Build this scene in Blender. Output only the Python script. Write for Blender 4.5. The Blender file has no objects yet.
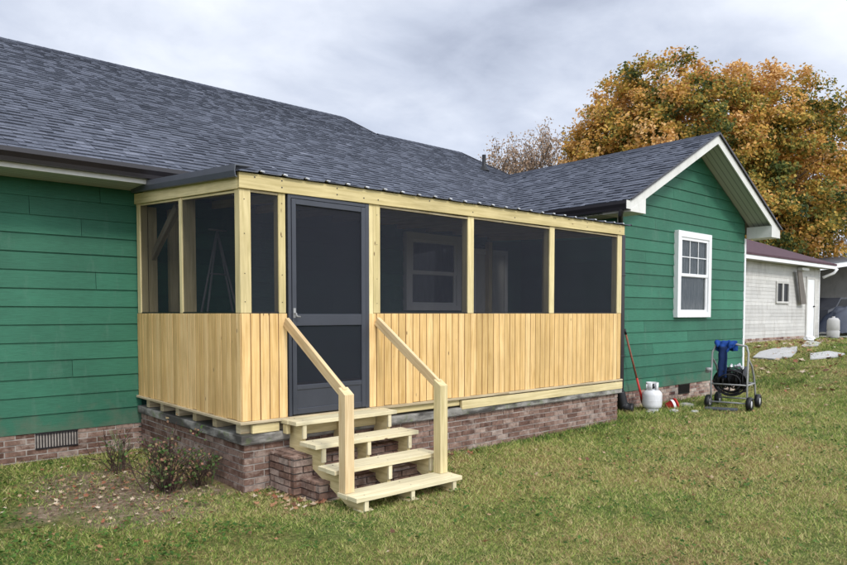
import bpy, math, random
import numpy as np
from mathutils import Vector, Matrix, noise
random.seed(7); RS = np.random.RandomState(7)
S = bpy.context.scene; C = S.collection
PI = math.pi
def V(*a): return Vector(a)
# ------------------------------------------------------------------ mesh builder
class MB:
    def __init__(s): s.v=[]; s.f=[]; s.uv=[]; s.r=[]; s.c=[]; s.sm=[]; s.mk=[]
    def face(s, pts, uv=None, r=None, col=None, smooth=False):
        i=len(s.v); s.v+= [tuple(p) for p in pts]; s.f.append(tuple(range(i,i+len(pts))))
        s.uv.append(uv or [(0,0)]*len(pts)); s.r.append(random.random() if r is None else r)
        s.c.append(col or (1,1,1)); s.sm.append(smooth)
    def box(s, a, b, grain=0, M=None, r=None):
        s.mk.append((len(s.v),len(s.f))); a=Vector(a); b=Vector(b); r=random.random() if r is None else r
        ou,ov=random.random()*50,random.random()*50
        P=[Vector((b[0] if i&1 else a[0], b[1] if i&2 else a[1], b[2] if i&4 else a[2])) for i in range(8)]
        F=[((0,2,3,1),2),((4,5,7,6),2),((0,1,5,4),1),((2,6,7,3),1),((0,4,6,2),0),((1,3,7,5),0)]
        base=len(s.v)
        s.v+=[tuple(M@p if M else p) for p in P]
        for q,n in F:
            ax=[k for k in (0,1,2) if k!=n]
            if grain in ax: ax=[grain]+[k for k in ax if k!=grain]
            s.f.append(tuple(base+k for k in q)); s.uv.append([(P[k][ax[0]]+ou,P[k][ax[1]]+ov) for k in q])
            s.r.append(r); s.c.append((1,1,1)); s.sm.append(False)
    def beam(s, p, q, w, h, up=(0,0,1), r=None):
        """bar of section w (sideways) x h (along up) from p to q, grain along it"""
        p=Vector(p); q=Vector(q); d=(q-p); L=d.length; d.normalize()
        u=Vector(up); sd=d.cross(u).normalized(); u2=sd.cross(d).normalized()
        M=Matrix((( d.x,sd.x,u2.x,p.x),(d.y,sd.y,u2.y,p.y),(d.z,sd.z,u2.z,p.z),(0,0,0,1)))
        s.box((0,-w/2,-h/2),(L,w/2,h/2),0,M,r)
    def prism(s, poly, d, r=None, uvs=1.0):
        """closed polygon (3D points) extruded by vector d"""
        s.mk.append((len(s.v),len(s.f))); d=Vector(d); poly=[Vector(p) for p in poly]; n=len(poly); r=random.random() if r is None else r
        def uv(pts): 
            nn=(pts[1]-pts[0]).cross(pts[2]-pts[0]); k=max(range(3),key=lambda i:abs(nn[i])); ax=[i for i in range(3) if i!=k]
            return [(p[ax[0]],p[ax[1]]) for p in pts]
        top=[p+d for p in poly]
        s.face(poly[::-1],uv(poly[::-1]),r); s.face(top,uv(top),r)
        for i in range(n):
            q=[poly[i],poly[(i+1)%n],top[(i+1)%n],top[i]]; s.face(q,uv(q),r)
    def tube(s, pts, rad, seg=8, r=None, cap=True, col=None):
        s.mk.append((len(s.v),len(s.f))); pts=[Vector(p) for p in pts]; n=len(pts); rr=rad if isinstance(rad,(list,tuple)) else [rad]*n
        r=random.random() if r is None else r
        base=len(s.v); t0=(pts[1]-pts[0]).normalized()
        up=V(0,0,1) if abs(t0.z)<.9 else V(1,0,0); a=t0.cross(up).normalized()
        L=0
        for i,p in enumerate(pts):
            t=(pts[min(i+1,n-1)]-pts[max(i-1,0)]).normalized()
            a=(a-t*a.dot(t)); a=a.normalized() if a.length>1e-6 else t.orthogonal().normalized(); b=t.cross(a)
            for k in range(seg):
                g=2*PI*k/seg; s.v.append(tuple(p+(a*math.cos(g)+b*math.sin(g))*rr[i]))
        for i in range(n-1):
            d=(pts[i+1]-pts[i]).length
            for k in range(seg):
                k2=(k+1)%seg
                s.f.append((base+i*seg+k,base+i*seg+k2,base+(i+1)*seg+k2,base+(i+1)*seg+k))
                s.uv.append([(L,k/seg*.3),(L,(k+1)/seg*.3),(L+d,(k+1)/seg*.3),(L+d,k/seg*.3)]); s.r.append(r); s.c.append(col or (1,1,1)); s.sm.append(True)
            L+=d
        if cap:
            for q in (tuple(base+k for k in range(seg))[::-1], tuple(base+(n-1)*seg+k for k in range(seg))):
                s.f.append(q); s.uv.append([(0,0)]*seg); s.r.append(r); s.c.append(col or (1,1,1)); s.sm.append(False)
    def lathe(s, prof, M=None, seg=24, r=.5, smooth=True):
        base=len(s.v)
        for (rad,z) in prof:
            for k in range(seg):
                g=2*PI*k/seg; p=V(rad*math.cos(g),rad*math.sin(g),z); s.v.append(tuple(M@p if M else p))
        for i in range(len(prof)-1):
            for k in range(seg):
                k2=(k+1)%seg
                s.f.append((base+i*seg+k,base+i*seg+k2,base+(i+1)*seg+k2,base+(i+1)*seg+k)); s.uv.append([(k/seg,prof[i][1])]*4)
                s.r.append(r); s.c.append((1,1,1)); s.sm.append(smooth)
    def parts(s, name, mat, parent=None, bevel=0):
        out=[]; mk=s.mk+[(len(s.v),len(s.f))]
        for (v0,f0),(v1,f1) in zip(mk,mk[1:]):
            m=MB(); m.v=s.v[v0:v1]; m.f=[tuple(i-v0 for i in f) for f in s.f[f0:f1]]; m.uv=s.uv[f0:f1]; m.r=s.r[f0:f1]; m.c=s.c[f0:f1]; m.sm=s.sm[f0:f1]
            out.append(m.build(name,mat,parent,bevel))
        return out
    def build(s, name, mat, parent=None, bevel=0, fn=None):
        me=bpy.data.meshes.new(name)
        if fn: s.v=[tuple(fn(Vector(p))) for p in s.v]
        nv=len(s.v); nf=len(s.f); lt=np.array([len(f) for f in s.f]); ls=np.concatenate(([0],np.cumsum(lt)[:-1]))
        me.vertices.add(nv); me.vertices.foreach_set('co',np.array(s.v,dtype=np.float32).ravel())
        li=np.fromiter((i for f in s.f for i in f),dtype=np.int32); me.loops.add(len(li)); me.loops.foreach_set('vertex_index',li)
        me.polygons.add(nf); me.polygons.foreach_set('loop_start',ls.astype(np.int32)); me.polygons.foreach_set('loop_total',lt.astype(np.int32))
        me.polygons.foreach_set('use_smooth',np.array(s.sm,dtype=bool))
        me.update(calc_edges=True)
        u=me.uv_layers.new(name='UVMap'); u.data.foreach_set('uv',np.array([c for q in s.uv for c in q],dtype=np.float32).ravel())
        a=me.attributes.new('rnd','FLOAT','FACE'); a.data.foreach_set('value',np.array(s.r,dtype=np.float32))
        cc=me.attributes.new('col','FLOAT_COLOR','FACE'); cc.data.foreach_set('color',np.array([(*c,1) for c in s.c],dtype=np.float32).ravel())
        me.validate(); me.materials.append(mat)
        o=bpy.data.objects.new(name,me); C.objects.link(o)
        if parent:
            o.parent=parent; o.matrix_parent_inverse=Matrix.Identity(4)
            o.location=-Vector(parent.location) if parent.parent is None else -Vector(parent.location)-Vector(parent.parent.location)
            if parent.parent is not None: o.location=(0,0,0)
        if bevel:
            b=o.modifiers.new('bevel','BEVEL'); b.width=bevel; b.segments=2; b.limit_method='ANGLE'
        return o
def weld(o):
    w=o.modifiers.new('weld','WELD'); w.merge_threshold=.0005
def thing(name,label,cat,loc,group=None):
    o=bpy.data.objects.new(name,None); o.location=loc; C.objects.link(o); o.empty_display_size=.2
    o['label']=label; o['category']=cat
    if group: o['group']=group
    return o
def tag(o,label,cat,group=None,kind=None):
    o['label']=label; o['category']=cat
    if group: o['group']=group
    if kind: o['kind']=kind
    return o
# ------------------------------------------------------------------ materials
def nt(name,rough=.8,spec=.3,metal=0):
    m=bpy.data.materials.new(name); m.use_nodes=True; t=m.node_tree; b=t.nodes['Principled BSDF']
    b.inputs['Roughness'].default_value=rough; b.inputs['Specular IOR Level'].default_value=spec; b.inputs['Metallic'].default_value=metal
    return m,t,b
def N(t,k,**kw):
    n=t.nodes.new(k)
    for a,v in kw.items():
        if a in n.inputs.keys(): n.inputs[a].default_value=v
        else: setattr(n,a,v)
    return n
def L(t,a,b): t.links.new(a,b)
def attr(t,nm='rnd'): return N(t,'ShaderNodeAttribute',attribute_name=nm)
def coords(t,scale=(1,1,1),kind='Object'):
    tc=N(t,'ShaderNodeTexCoord'); mp=N(t,'ShaderNodeMapping'); mp.inputs['Scale'].default_value=scale
    L(t,tc.outputs[kind],mp.inputs[0]); return mp.outputs[0]
def noise_(t,vec,scale,detail=4,rough=.55,dist=0):
    n=N(t,'ShaderNodeTexNoise'); n.inputs['Scale'].default_value=scale; n.inputs['Detail'].default_value=detail
    n.inputs['Roughness'].default_value=rough; n.inputs['Distortion'].default_value=dist; L(t,vec,n.inputs['Vector']); return n.outputs['Fac']
def ramp(t,fac,stops,interp='LINEAR'):
    r=N(t,'ShaderNodeValToRGB'); r.color_ramp.interpolation=interp; e=r.color_ramp.elements
    while len(e)<len(stops): e.new(.5)
    for i,(p,c) in enumerate(stops):
        e[i].position=p; e[i].color=(*c,1) if len(c)==3 else c
    L(t,fac,r.inputs[0]); return r.outputs[0]
def g(v): return (v,v,v)
def mix(t,a,b,fac,mode='MIX'):
    m=N(t,'ShaderNodeMix',data_type='RGBA',blend_type=mode)
    for s_,x in ((6,a),(7,b)):
        if isinstance(x,tuple): m.inputs[s_].default_value=(*x,1)
        else: L(t,x,m.inputs[s_])
    if isinstance(fac,(int,float)): m.inputs[0].default_value=fac
    else: L(t,fac,m.inputs[0])
    return m.outputs[2]
def bump(t,b,h,strength=.3,dist=.01):
    n=N(t,'ShaderNodeBump'); n.inputs['Strength'].default_value=strength; n.inputs['Distance'].default_value=dist
    L(t,h,n.inputs['Height']); L(t,n.outputs[0],b.inputs['Normal'])
def wood(name,dark,light,tint,grey=0.0):
    m,t,b=nt(name,.75,.25)
    uv=coords(t,(1.3,22,1),'UV'); uv2=coords(t,(1,3.2,1),'UV'); ob=coords(t)
    gr=noise_(t,uv,1.6,6,.6,.6); col=ramp(t,gr,[(.3,dark),(.62,light)])
    rr=ramp(t,attr(t).outputs['Fac'],[(0,tint[0]),(.5,tint[1]),(1,tint[2])]); col=mix(t,col,rr,1,'MULTIPLY')
    vo=N(t,'ShaderNodeTexVoronoi'); vo.inputs['Scale'].default_value=3.1; L(t,uv2,vo.inputs['Vector'])
    kn=ramp(t,vo.outputs['Distance'],[(.035,g(1)),(.085,g(0))]); wh=N(t,'ShaderNodeTexWhiteNoise'); 
    L(t,vo.outputs['Position'],wh.inputs['Vector']); sel=ramp(t,wh.outputs['Value'],[(.45,g(0)),(.5,g(1))]); 
    k=mix(t,kn,sel,1,'MULTIPLY'); col=mix(t,col,(.13,.07,.03),k)
    blot=ramp(t,noise_(t,ob,2.3,4),[(.35,g(.88)),(.7,g(1.05))]); col=mix(t,col,blot,1,'MULTIPLY')
    L(t,col,b.inputs['Base Color']); bump(t,b,gr,.35,.004); return m
def paint(name,col,rough=.5,var=.12,scale=3,bmp=.05,spec=.35,dirt=None):
    m,t,b=nt(name,rough,spec); ob=coords(t)
    n1=ramp(t,noise_(t,ob,scale,5),[(.3,g(1-var)),(.7,g(1+var*.5))]); c=mix(t,col,n1,1,'MULTIPLY')
    rr=ramp(t,attr(t).outputs['Fac'],[(0,g(1-var)),(1,g(1+var*.6))]); c=mix(t,c,rr,1,'MULTIPLY')
    if dirt:
        d=ramp(t,noise_(t,coords(t,(1,1,.35)),5,6,.7),[(.5,g(0)),(.75,g(.55))]); c=mix(t,c,dirt,d)
    L(t,c,b.inputs['Base Color']); bump(t,b,noise_(t,ob,45,4),bmp*3,.004); return m
M={}
M['pine']=wood('yellow_pine_boards',(.57,.355,.125),(.79,.55,.25),[(.80,.78,.72),(1,.97,.92),(1.1,1.12,1.2)])
M['treated']=wood('treated_lumber',(.53,.43,.21),(.73,.61,.34),[(.86,.84,.74),(1,1,1),(1.1,1.1,1.06)])
M['tread']=wood('pale_treated_boards',(.55,.47,.29),(.73,.65,.44),[(.88,.88,.8),(1,1,1),(1.08,1.08,1.04)])
M['newel']=wood('warm_lumber',(.55,.38,.19),(.74,.57,.33),[(.9,.86,.8),(1,1,1),(1.05,1.05,1.05)])
M['oldwood']=wood('weathered_lumber',(.34,.26,.15),(.55,.46,.30),[(.8,.78,.7),(1,1,1),(1.1,1.1,1.1)])
def siding():
    m,t,b=nt('green_siding_paint',.6,.3); ob=coords(t); uv=coords(t,(1,14,1),'UV')
    c=mix(t,(.030,.133,.079),ramp(t,noise_(t,ob,1.1,4),[(.3,g(.84)),(.7,g(1.16))]),1,'MULTIPLY')
    c=mix(t,c,ramp(t,attr(t).outputs['Fac'],[(0,g(.86)),(1,g(1.14))]),1,'MULTIPLY')
    c=mix(t,c,ramp(t,noise_(t,uv,7,6,.7),[(.25,g(.72)),(.5,g(1)),(.75,g(1.2))]),1,'MULTIPLY')
    c=mix(t,c,(.12,.20,.15),ramp(t,noise_(t,coords(t,(3,3,.7)),2.2,6,.7),[(.56,g(0)),(.74,g(.35))]))
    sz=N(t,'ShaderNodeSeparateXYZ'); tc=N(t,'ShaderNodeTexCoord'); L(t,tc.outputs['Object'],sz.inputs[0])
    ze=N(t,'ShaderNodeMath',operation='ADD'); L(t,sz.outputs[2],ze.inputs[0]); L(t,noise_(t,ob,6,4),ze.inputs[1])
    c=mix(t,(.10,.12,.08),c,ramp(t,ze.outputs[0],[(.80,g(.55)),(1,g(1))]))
    L(t,c,b.inputs['Base Color']); bump(t,b,noise_(t,uv,9,6,.7),.5,.006); return m
M['groove']=paint('groove_shadow_wood',(.20,.10,.035),.9)  # shadow in the plank grooves, painted as a dark brown backing colour
M['green']=siding()
M['greendark']=paint('green_backing',(.01,.05,.035),.8)
M['white']=paint('white_trim',(.66,.65,.60),.5,.08,4,.03,.35,(.42,.40,.34))
M['whitewin']=paint('white_vinyl',(.78,.78,.77),.35,.04,4,.01)
M['brown']=paint('dark_bronze_gutter',(.017,.014,.016),.35,.15,6,.02,.5)
M['charcoal']=paint('charcoal_metal',(.075,.08,.095),.4,.12,5,.02,.5)
M['door']=paint('dark_grey_door',(.040,.044,.056),.4,.1,7,.02,.5)
M['black']=paint('black_plastic',(.012,.012,.013),.45,.2,9,.02)
M['interior']=paint('interior_dark',(.05,.05,.055),.9)
M['white_tank']=paint('white_tank_paint',(.72,.72,.72),.35,.07,8,.01,.5,(.45,.43,.40))
M['steel']=paint('grey_steel_tube',(.30,.30,.29),.4,.2,9,.02,.5)
M['red']=paint('red_paint',(.50,.03,.025),.45,.15,8)
M['blue']=paint('blue_cloth',(.018,.062,.25),.85,.25,12,.1,.1)
M['navy']=paint('navy_cloth',(.015,.03,.09),.85,.2,12,.1,.1)
M['panel']=paint('grey_brown_panel',(.20,.175,.15),.8,.2)
M['shaft']=paint('worn_red_brown_shaft',(.26,.085,.05),.6,.3,12)
M['tarp']=paint('dark_tarp',(.02,.026,.042),.45,.3,4,.1,.4)
M['vinyl']=paint('white_vinyl_lap',(.56,.545,.505),.6,.12,2,.03,.3,(.30,.27,.23))
M['maroonroof']=paint('maroon_shingles',(.085,.045,.055),.9,.3,10,.1)
M['stone']=paint('grey_stone',(.36,.34,.32),.9,.25,7,.2)
M['pale']=paint('pale_concrete',(.46,.45,.43),.85,.12,3,.1,.3,(.38,.36,.33))
M['galv']=paint('galvanised_edge',(.55,.56,.58),.35,.2,9,.01,.6)
m,t,b=nt('soffit_panels',.6,.3); ob=coords(t); w=N(t,'ShaderNodeTexWave',wave_type='BANDS',bands_direction='Y'); w.inputs['Scale'].default_value=3.2; L(t,ob,w.inputs[0])
L(t,ramp(t,w.outputs['Fac'],[(.02,(.25,.25,.24)),(.12,(.50,.50,.47))]),b.inputs['Base Color']); M['soffit']=m
# concrete slab
m,t,b=nt('stained_concrete',.9,.2); ob=coords(t)
c=ramp(t,noise_(t,ob,6,7,.65),[(.3,(.17,.16,.14)),(.65,(.40,.38,.34))])
c=mix(t,c,(.05,.045,.04),ramp(t,noise_(t,coords(t,(.6,.6,2)),2.6,5,.6),[(.43,g(.05)),(.56,g(.93))]))
c=mix(t,c,(.12,.16,.05),ramp(t,noise_(t,ob,9,3),[(.55,g(0)),(.72,g(.6))])); L(t,c,b.inputs['Base Color']); bump(t,b,noise_(t,ob,40,5),.5,.006); M['slab']=m
# bricks
def brickm(name,stops,mort=False):
    m,t,b=nt(name,.9,.2); ob=coords(t)
    c=ramp(t,attr(t).outputs['Fac'],stops)
    c=mix(t,c,ramp(t,noise_(t,ob,14,6,.7),[(.3,g(.5)),(.7,g(1.35))]),1,'MULTIPLY')
    c=mix(t,c,(.40,.36,.31),ramp(t,noise_(t,ob,7,6,.75),[(.52,g(0)),(.72,g(.55))]))
    L(t,c,b.inputs['Base Color']); bump(t,b,noise_(t,ob,60,4),.6,.006); return m
M['brick']=brickm('weathered_red_brick',[(0,(.12,.065,.048)),(.3,(.18,.105,.078)),(.6,(.23,.145,.11)),(.85,(.285,.195,.155)),(1,(.33,.25,.205))])
M['brickpale']=brickm('mixed_pale_brick',[(0,(.16,.08,.065)),(.35,(.30,.19,.15)),(.7,(.40,.29,.23)),(1,(.45,.38,.32))])
M['mortar']=paint('mortar',(.38,.34,.30),.95,.3,12,.2)
# shingles
m,t,b=nt('grey_shingles',.95,.12); ob=coords(t)
c=ramp(t,attr(t).outputs['Fac'],[(0,(.046,.051,.066)),(.35,(.089,.098,.121)),(.7,(.12,.13,.16)),(1,(.175,.186,.22))])
c=mix(t,c,ramp(t,noise_(t,ob,90,3,.7),[(.3,g(.6)),(.7,g(1.35))]),1,'MULTIPLY')
c=mix(t,c,ramp(t,noise_(t,ob,.6,3),[(.3,g(.85)),(.7,g(1.12))]),1,'MULTIPLY'); L(t,c,b.inputs['Base Color']); bump(t,b,noise_(t,ob,150,3),.5,.004); M['shingle']=m
# insect screen : woven dark mesh, partly see-through
m,t,b=nt('insect_screen',.7,.06); b.inputs['Base Color'].default_value=(.030,.035,.050,1)
tr=N(t,'ShaderNodeBsdfTransparent'); mx=N(t,'ShaderNodeMixShader'); ob=coords(t)
wv=N(t,'ShaderNodeTexWave',wave_type='BANDS',bands_direction='Z'); wv.inputs['Scale'].default_value=34; wv.inputs['Distortion'].default_value=1.2; L(t,ob,wv.inputs[0])
ns=noise_(t,coords(t,(1,1,.5)),2.2,4); sm_=N(t,'ShaderNodeMath',operation='MULTIPLY_ADD'); L(t,wv.outputs['Fac'],sm_.inputs[0]); sm_.inputs[1].default_value=.05
s2=N(t,'ShaderNodeMath',operation='MULTIPLY_ADD'); L(t,ns,s2.inputs[0]); s2.inputs[1].default_value=.22; s2.inputs[2].default_value=.44; L(t,s2.outputs[0],sm_.inputs[2]); L(t,sm_.outputs[0],mx.inputs[0])
fn_=noise_(t,ob,260,2); L(t,ramp(t,fn_,[(.3,(.014,.015,.020)),(.7,(.038,.041,.053))]),b.inputs['Base Color'])
L(t,tr.outputs[0],mx.inputs[1]); L(t,b.outputs[0],mx.inputs[2]); L(t,mx.outputs[0],t.nodes['Material Output'].inputs[0]); M['screen']=m
# window glass
m,t,b=nt('window_glass',.04,.5); b.inputs['Base Color'].default_value=(.03,.04,.045,1)
tr=N(t,'ShaderNodeBsdfTransparent'); mx=N(t,'ShaderNodeMixShader'); mx.inputs[0].default_value=.45
L(t,tr.outputs[0],mx.inputs[1]); L(t,b.outputs[0],mx.inputs[2]); L(t,mx.outputs[0],t.nodes['Material Output'].inputs[0]); M['glass']=m
m,t,b=nt('curtain',.9,.1); c=ramp(t,noise_(t,coords(t,(26,1,3)),1.3,4),[(.35,(.22,.27,.28)),(.65,(.62,.66,.66))]); L(t,c,b.inputs['Base Color']); M['curtain']=m
# ground
def dirtmask(t):
    """soil bed beside the porch foundation, 1 in the soil"""
    ge=N(t,'ShaderNodeNewGeometry'); d=N(t,'ShaderNodeVectorMath',operation='SUBTRACT'); L(t,ge.outputs['Position'],d.inputs[0]); d.inputs[1].default_value=(1.95,6.35,0)
    s_=N(t,'ShaderNodeVectorMath',operation='MULTIPLY'); L(t,d.outputs[0],s_.inputs[0]); s_.inputs[1].default_value=(.95,.68,0)
    ln=N(t,'ShaderNodeVectorMath',operation='LENGTH'); L(t,s_.outputs[0],ln.inputs[0])
    n=noise_(t,ge.outputs['Position'],2.2,5); a=N(t,'ShaderNodeMath',operation='MULTIPLY_ADD'); L(t,n,a.inputs[0]); a.inputs[1].default_value=1.3; L(t,ln.outputs['Value'],a.inputs[2])
    return ramp(t,a.outputs[0],[(.0,g(1)),(1,g(1))]),a.outputs[0]
m,t,b=nt('lawn_soil',.95,.1); ge=N(t,'ShaderNodeNewGeometry').outputs['Position']
c=ramp(t,noise_(t,ge,28,6,.7),[(.32,(.05,.05,.02)),(.5,(.16,.145,.06)),(.7,(.33,.27,.14))])
big=ramp(t,noise_(t,ge,.8,5,.6),[(.35,(.6,.9,.55)),(.65,(1.25,1.08,.95))]); c=mix(t,c,big,1,'MULTIPLY')
_,dm=dirtmask(t); soil=ramp(t,noise_(t,ge,16,7,.75),[(.3,(.08,.05,.035)),(.5,(.22,.155,.105)),(.7,(.42,.33,.24))])
mr=N(t,'ShaderNodeMapRange'); mr.inputs[1].default_value=1.25; mr.inputs[2].default_value=1.6; mr.inputs[3].default_value=1; mr.inputs[4].default_value=0; L(t,dm,mr.inputs[0])
c=mix(t,c,soil,mr.outputs[0]); L(t,c,b.inputs['Base Color']); bump(t,b,noise_(t,ge,35,6,.7),.8,.03); M['ground']=m
def leafm(name,stops,trans=.25):
    m,t,b=nt(name,.65,.2); ge=N(t,'ShaderNodeNewGeometry').outputs['Position']
    c=ramp(t,attr(t).outputs['Fac'],stops)
    L(t,c,b.inputs['Base Color']); tl=N(t,'ShaderNodeBsdfTranslucent'); L(t,c,tl.inputs[0]); mx=N(t,'ShaderNodeMixShader'); mx.inputs[0].default_value=trans
    L(t,b.outputs[0],mx.inputs[1]); L(t,tl.outputs[0],mx.inputs[2]); L(t,mx.outputs[0],t.nodes['Material Output'].inputs[0]); return m
M['grass']=leafm('grass_blades',[(0,(.035,.09,.015)),(.22,(.11,.22,.03)),(.45,(.32,.395,.08)),(.68,(.58,.53,.21)),(.85,(.58,.46,.24)),(1,(.30,.18,.09))],.2)
M['weed']=leafm('clover_leaves',[(0,(.03,.075,.012)),(1,(.09,.17,.03))],.2)
M['fallen']=leafm('fallen_leaves',[(0,(.12,.06,.035)),(.3,(.27,.10,.055)),(.5,(.36,.19,.10)),(.75,(.42,.31,.2)),(1,(.58,.48,.36))],.1)
M['maple']=leafm('maple_leaves',[(0,(.035,.055,.018)),(.22,(.085,.115,.028)),(.40,(.22,.20,.04)),(.56,(.52,.35,.07)),(.8,(.60,.31,.075)),(1,(.72,.46,.20))],.3)
M['sparse']=leafm('brown_sparse_leaves',[(0,(.20,.13,.09)),(.5,(.42,.31,.22)),(1,(.55,.38,.25))],.3)
M['shrub']=leafm('shrub_leaves',[(0,(.03,.07,.015)),(.4,(.09,.15,.04)),(.65,(.20,.17,.08)),(1,(.36,.17,.12))],.2)
M['bark']=paint('grey_bark',(.085,.068,.055),.95,.3,9,.3)
M['stem']=paint('brown_stems',(.07,.042,.032),.8,.35,14,.1)
M['greenstem']=paint('green_stems',(.13,.19,.07),.7,.3,14,.1)
M['gravel']=paint('gravel',(.33,.32,.31),.95,.4,30,.4)
# ------------------------------------------------------------------ ground
def sst(a,b,x):
    x=max(0,min(1,(x-a)/(b-a))); return x*x*(3-2*x)
def gz(x,y):
    h=.74*sst(13.6,20.5,x)*(1 if y<9 else 1)
    if x>20: h+=.3*sst(26,60,x)
    inn=sst(2.5,4.5,math.hypot(x,y))
    return h+.014*noise.noise(Vector((x*.9,y*.9,0)))*inn + .02*sst(6,9,x)*(1-sst(11,14,x))*sst(5.0,5.4,y)
def grid(name,xs,ys,zf,mat):
    b=MB(); nx=len(xs); ny=len(ys)
    b.v=[(x,y,zf(x,y)) for y in ys for x in xs]
    for j in range(ny-1):
        for i in range(nx-1):
            b.f.append((j*nx+i,j*nx+i+1,(j+1)*nx+i+1,(j+1)*nx+i)); b.uv.append([(0,0)]*4); b.r.append(.5); b.c.append((1,1,1)); b.sm.append(True)
    return b.build(name,mat)
def axis(segs):
    out=[]
    for a,b,s_ in segs: out+=list(np.arange(a,b,s_))
    return out+[segs[-1][1]]
gr=grid('ground',axis([(-400,-40,60),(-40,-4,6),(-4,30,.2),(30,80,5),(80,900,82)]),axis([(-300,-20,40),(-20,0,2),(0,10,.2),(10,40,3),(40,100,10),(100,900,80)]),gz,M['ground']); gr['kind']='structure'
dv=grid('driveway',axis([(27,60,1)]),axis([(7.5,20,1)]),lambda x,y:gz(x,y)+.02,M['gravel']); dv['kind']='structure'
# ------------------------------------------------------------------ builders
def frameM(o,u,n):   # local x -> u, local y -> n (outward), local z -> up
    u=Vector(u);n=Vector(n);o=Vector(o)
    return Matrix(((u.x,n.x,0,o.x),(u.y,n.y,0,o.y),(u.z,n.z,1,o.z),(0,0,0,1)))
def lap(mb,Mx,zb,zt,Lf,Rf,pitch=.195,proud=.021,seg=5.6,holes=()):
    z=zb; k=0
    while z<zt-.01:
        z1=min(z+pitch,zt); off=random.uniform(0,seg); x=Lf(z)
        cuts=[Lf(z)]; xx=Lf(z)+off
        while xx<Rf(z)-.2:
            if xx>Lf(z)+.2: cuts.append(xx)
            xx+=seg
        cuts.append(Rf(z))
        for i in range(len(cuts)-1):
            spans=[(cuts[i],cuts[i+1])]
            for (h0,h1,hz0,hz1) in holes:
                if z1>hz0+.02 and z<hz1-.02:
                    ns=[]
                    for a,b_ in spans:
                        if b_<=h0 or a>=h1: ns.append((a,b_))
                        else:
                            if a<h0: ns.append((a,h0))
                            if b_>h1: ns.append((h1,b_))
                    spans=ns
            for a,b_ in spans:
                g0=.0025 if abs(a-cuts[i])<1e-6 and i>0 else 0; g1=.0025 if abs(b_-cuts[i+1])<1e-6 and i<len(cuts)-2 else 0
                a+=g0; b_-=g1
                a1=max(a,Lf(z1)+0) ; b1=min(b_,Rf(z1))
                if b1<=a1: a1=b1=(a1+b1)/2
                dj=random.uniform(-.0015,.0015)
                P=lambda x,y,z_: Mx@V(x,y,z_)
                r=random.random(); lo=z-.012
                mb.face([P(a,proud+dj,lo),P(b_,proud+dj,lo),P(b1,.004,z1),P(a1,.004,z1)],[(a,z),(b_,z),(b1,z1),(a1,z1)],r)
                mb.face([P(a,.001,lo),P(b_,.001,lo),P(b_,proud+dj,lo),P(a,proud+dj,lo)],None,r)
                mb.face([P(a,.001,lo),P(a,proud+dj,lo),P(a1,.004,z1)],None,r); mb.face([P(b_,.001,lo),P(b1,.004,z1),P(b_,proud+dj,lo)],None,r)
        z=z1
def bricks(mb,Mx,x0,x1,z0,z1,bw=.19,bh=.049,j=.012,dep=.05,holes=()):
    z=z0; row=0
    while z<z1-.015:
        zt=min(z+bh,z1); x=x0-(row%2)*(bw+j)/2
        while x<x1-.01:
            a=max(x,x0); b_=min(x+bw,x1)
            for h in holes:
                if b_>h[0] and a<h[1] and zt>h[2]+.01 and z<h[3]-.01:
                    if a<h[0]: b_=h[0]
                    elif b_>h[1]: a=h[1]
                    else: b_=a
            if b_-a>.012:
                d=random.uniform(0,.007); q=random.uniform(-.0015,.0015)
                mb.box((a,-dep,z+q),(b_,.004+d,zt+q),0,Mx)
            x+=bw+j
        z+=bh+j; row+=1
def shingles(mb,o,u,v,n,width,length,exp=.143,u0f=None):
    """courses up slope v, along u; every tab its own thin slab"""
    o=Vector(o);u=Vector(u).normalized();v=Vector(v).normalized();n=Vector(n).normalized()
    k=0; s=0
    while s<length-.02:
        e=min(s+exp,length)
        x=-random.uniform(0,.3); 
        while x<width:
            w=random.choice((.06,.08,.1,.13,.16)); a=max(0,x); b_=min(width,x+w)
            if b_>a+.004:
                h=random.choice((.008,.009,.017,.019)); r=max(0,min(1,random.gauss(.47,.15)+(.0 if h<.01 else .08)))
                P=lambda x_,s_,h_: o+u*x_+v*s_+n*h_
                mb.face([P(a,s,h),P(b_,s,h),P(b_,e,.001),P(a,e,.001)],None,r)
                mb.face([P(a,s,-.002),P(b_,s,-.002),P(b_,s,h),P(a,s,h)],None,r*.3)
                mb.face([P(a,s,-.002),P(a,s,h),P(a,e,.001)],None,r*.5); mb.face([P(b_,s,h),P(b_,s,-.002),P(b_,e,.001)],None,r*.5)
            x+=w
        s=e; k+=1
# ------------------------------------------------------------------ green house
house=thing('green_house','green lap-sided house with grey shingle roof, brick foundation and a gable wing on the right','house',(6,10,0))
YW=8.18; GX0,GX1,GY=9.6,14.2,6.1; EZ=3.2
I4=frameM((0,YW,0),(1,0,0),(0,-1,0)); Gf=frameM((0,GY,0),(1,0,0),(0,-1,0)); Gs=frameM((GX0,0,0),(0,-1,0),(-1,0,0))
mb=MB(); mb.box((-6,YW,.0),(GX0,YW+.15,3.12)); mb.box((-6,YW+.15,0),(-5.85,19.9,3.12)); mb.box((-6,19.9,0),(GX1,20.05,3.12)); 
mb.box((GX0,GY,.0),(GX1,GY+.12,3.2)); mb.box((GX0,GY+.12,0),(GX0+.12,YW,3.2)); mb.box((GX1-.12,GY+.12,0),(GX1,19.9,3.2))
mb.prism([(GX0,GY,3.2),(GX1,GY,3.2),(GX1,GY,4.695-.52*(GX1-11.88)),(11.88,GY,4.695),(GX0,GY,4.695-.52*(11.88-GX0))],(0,.12,0)); 
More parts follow.
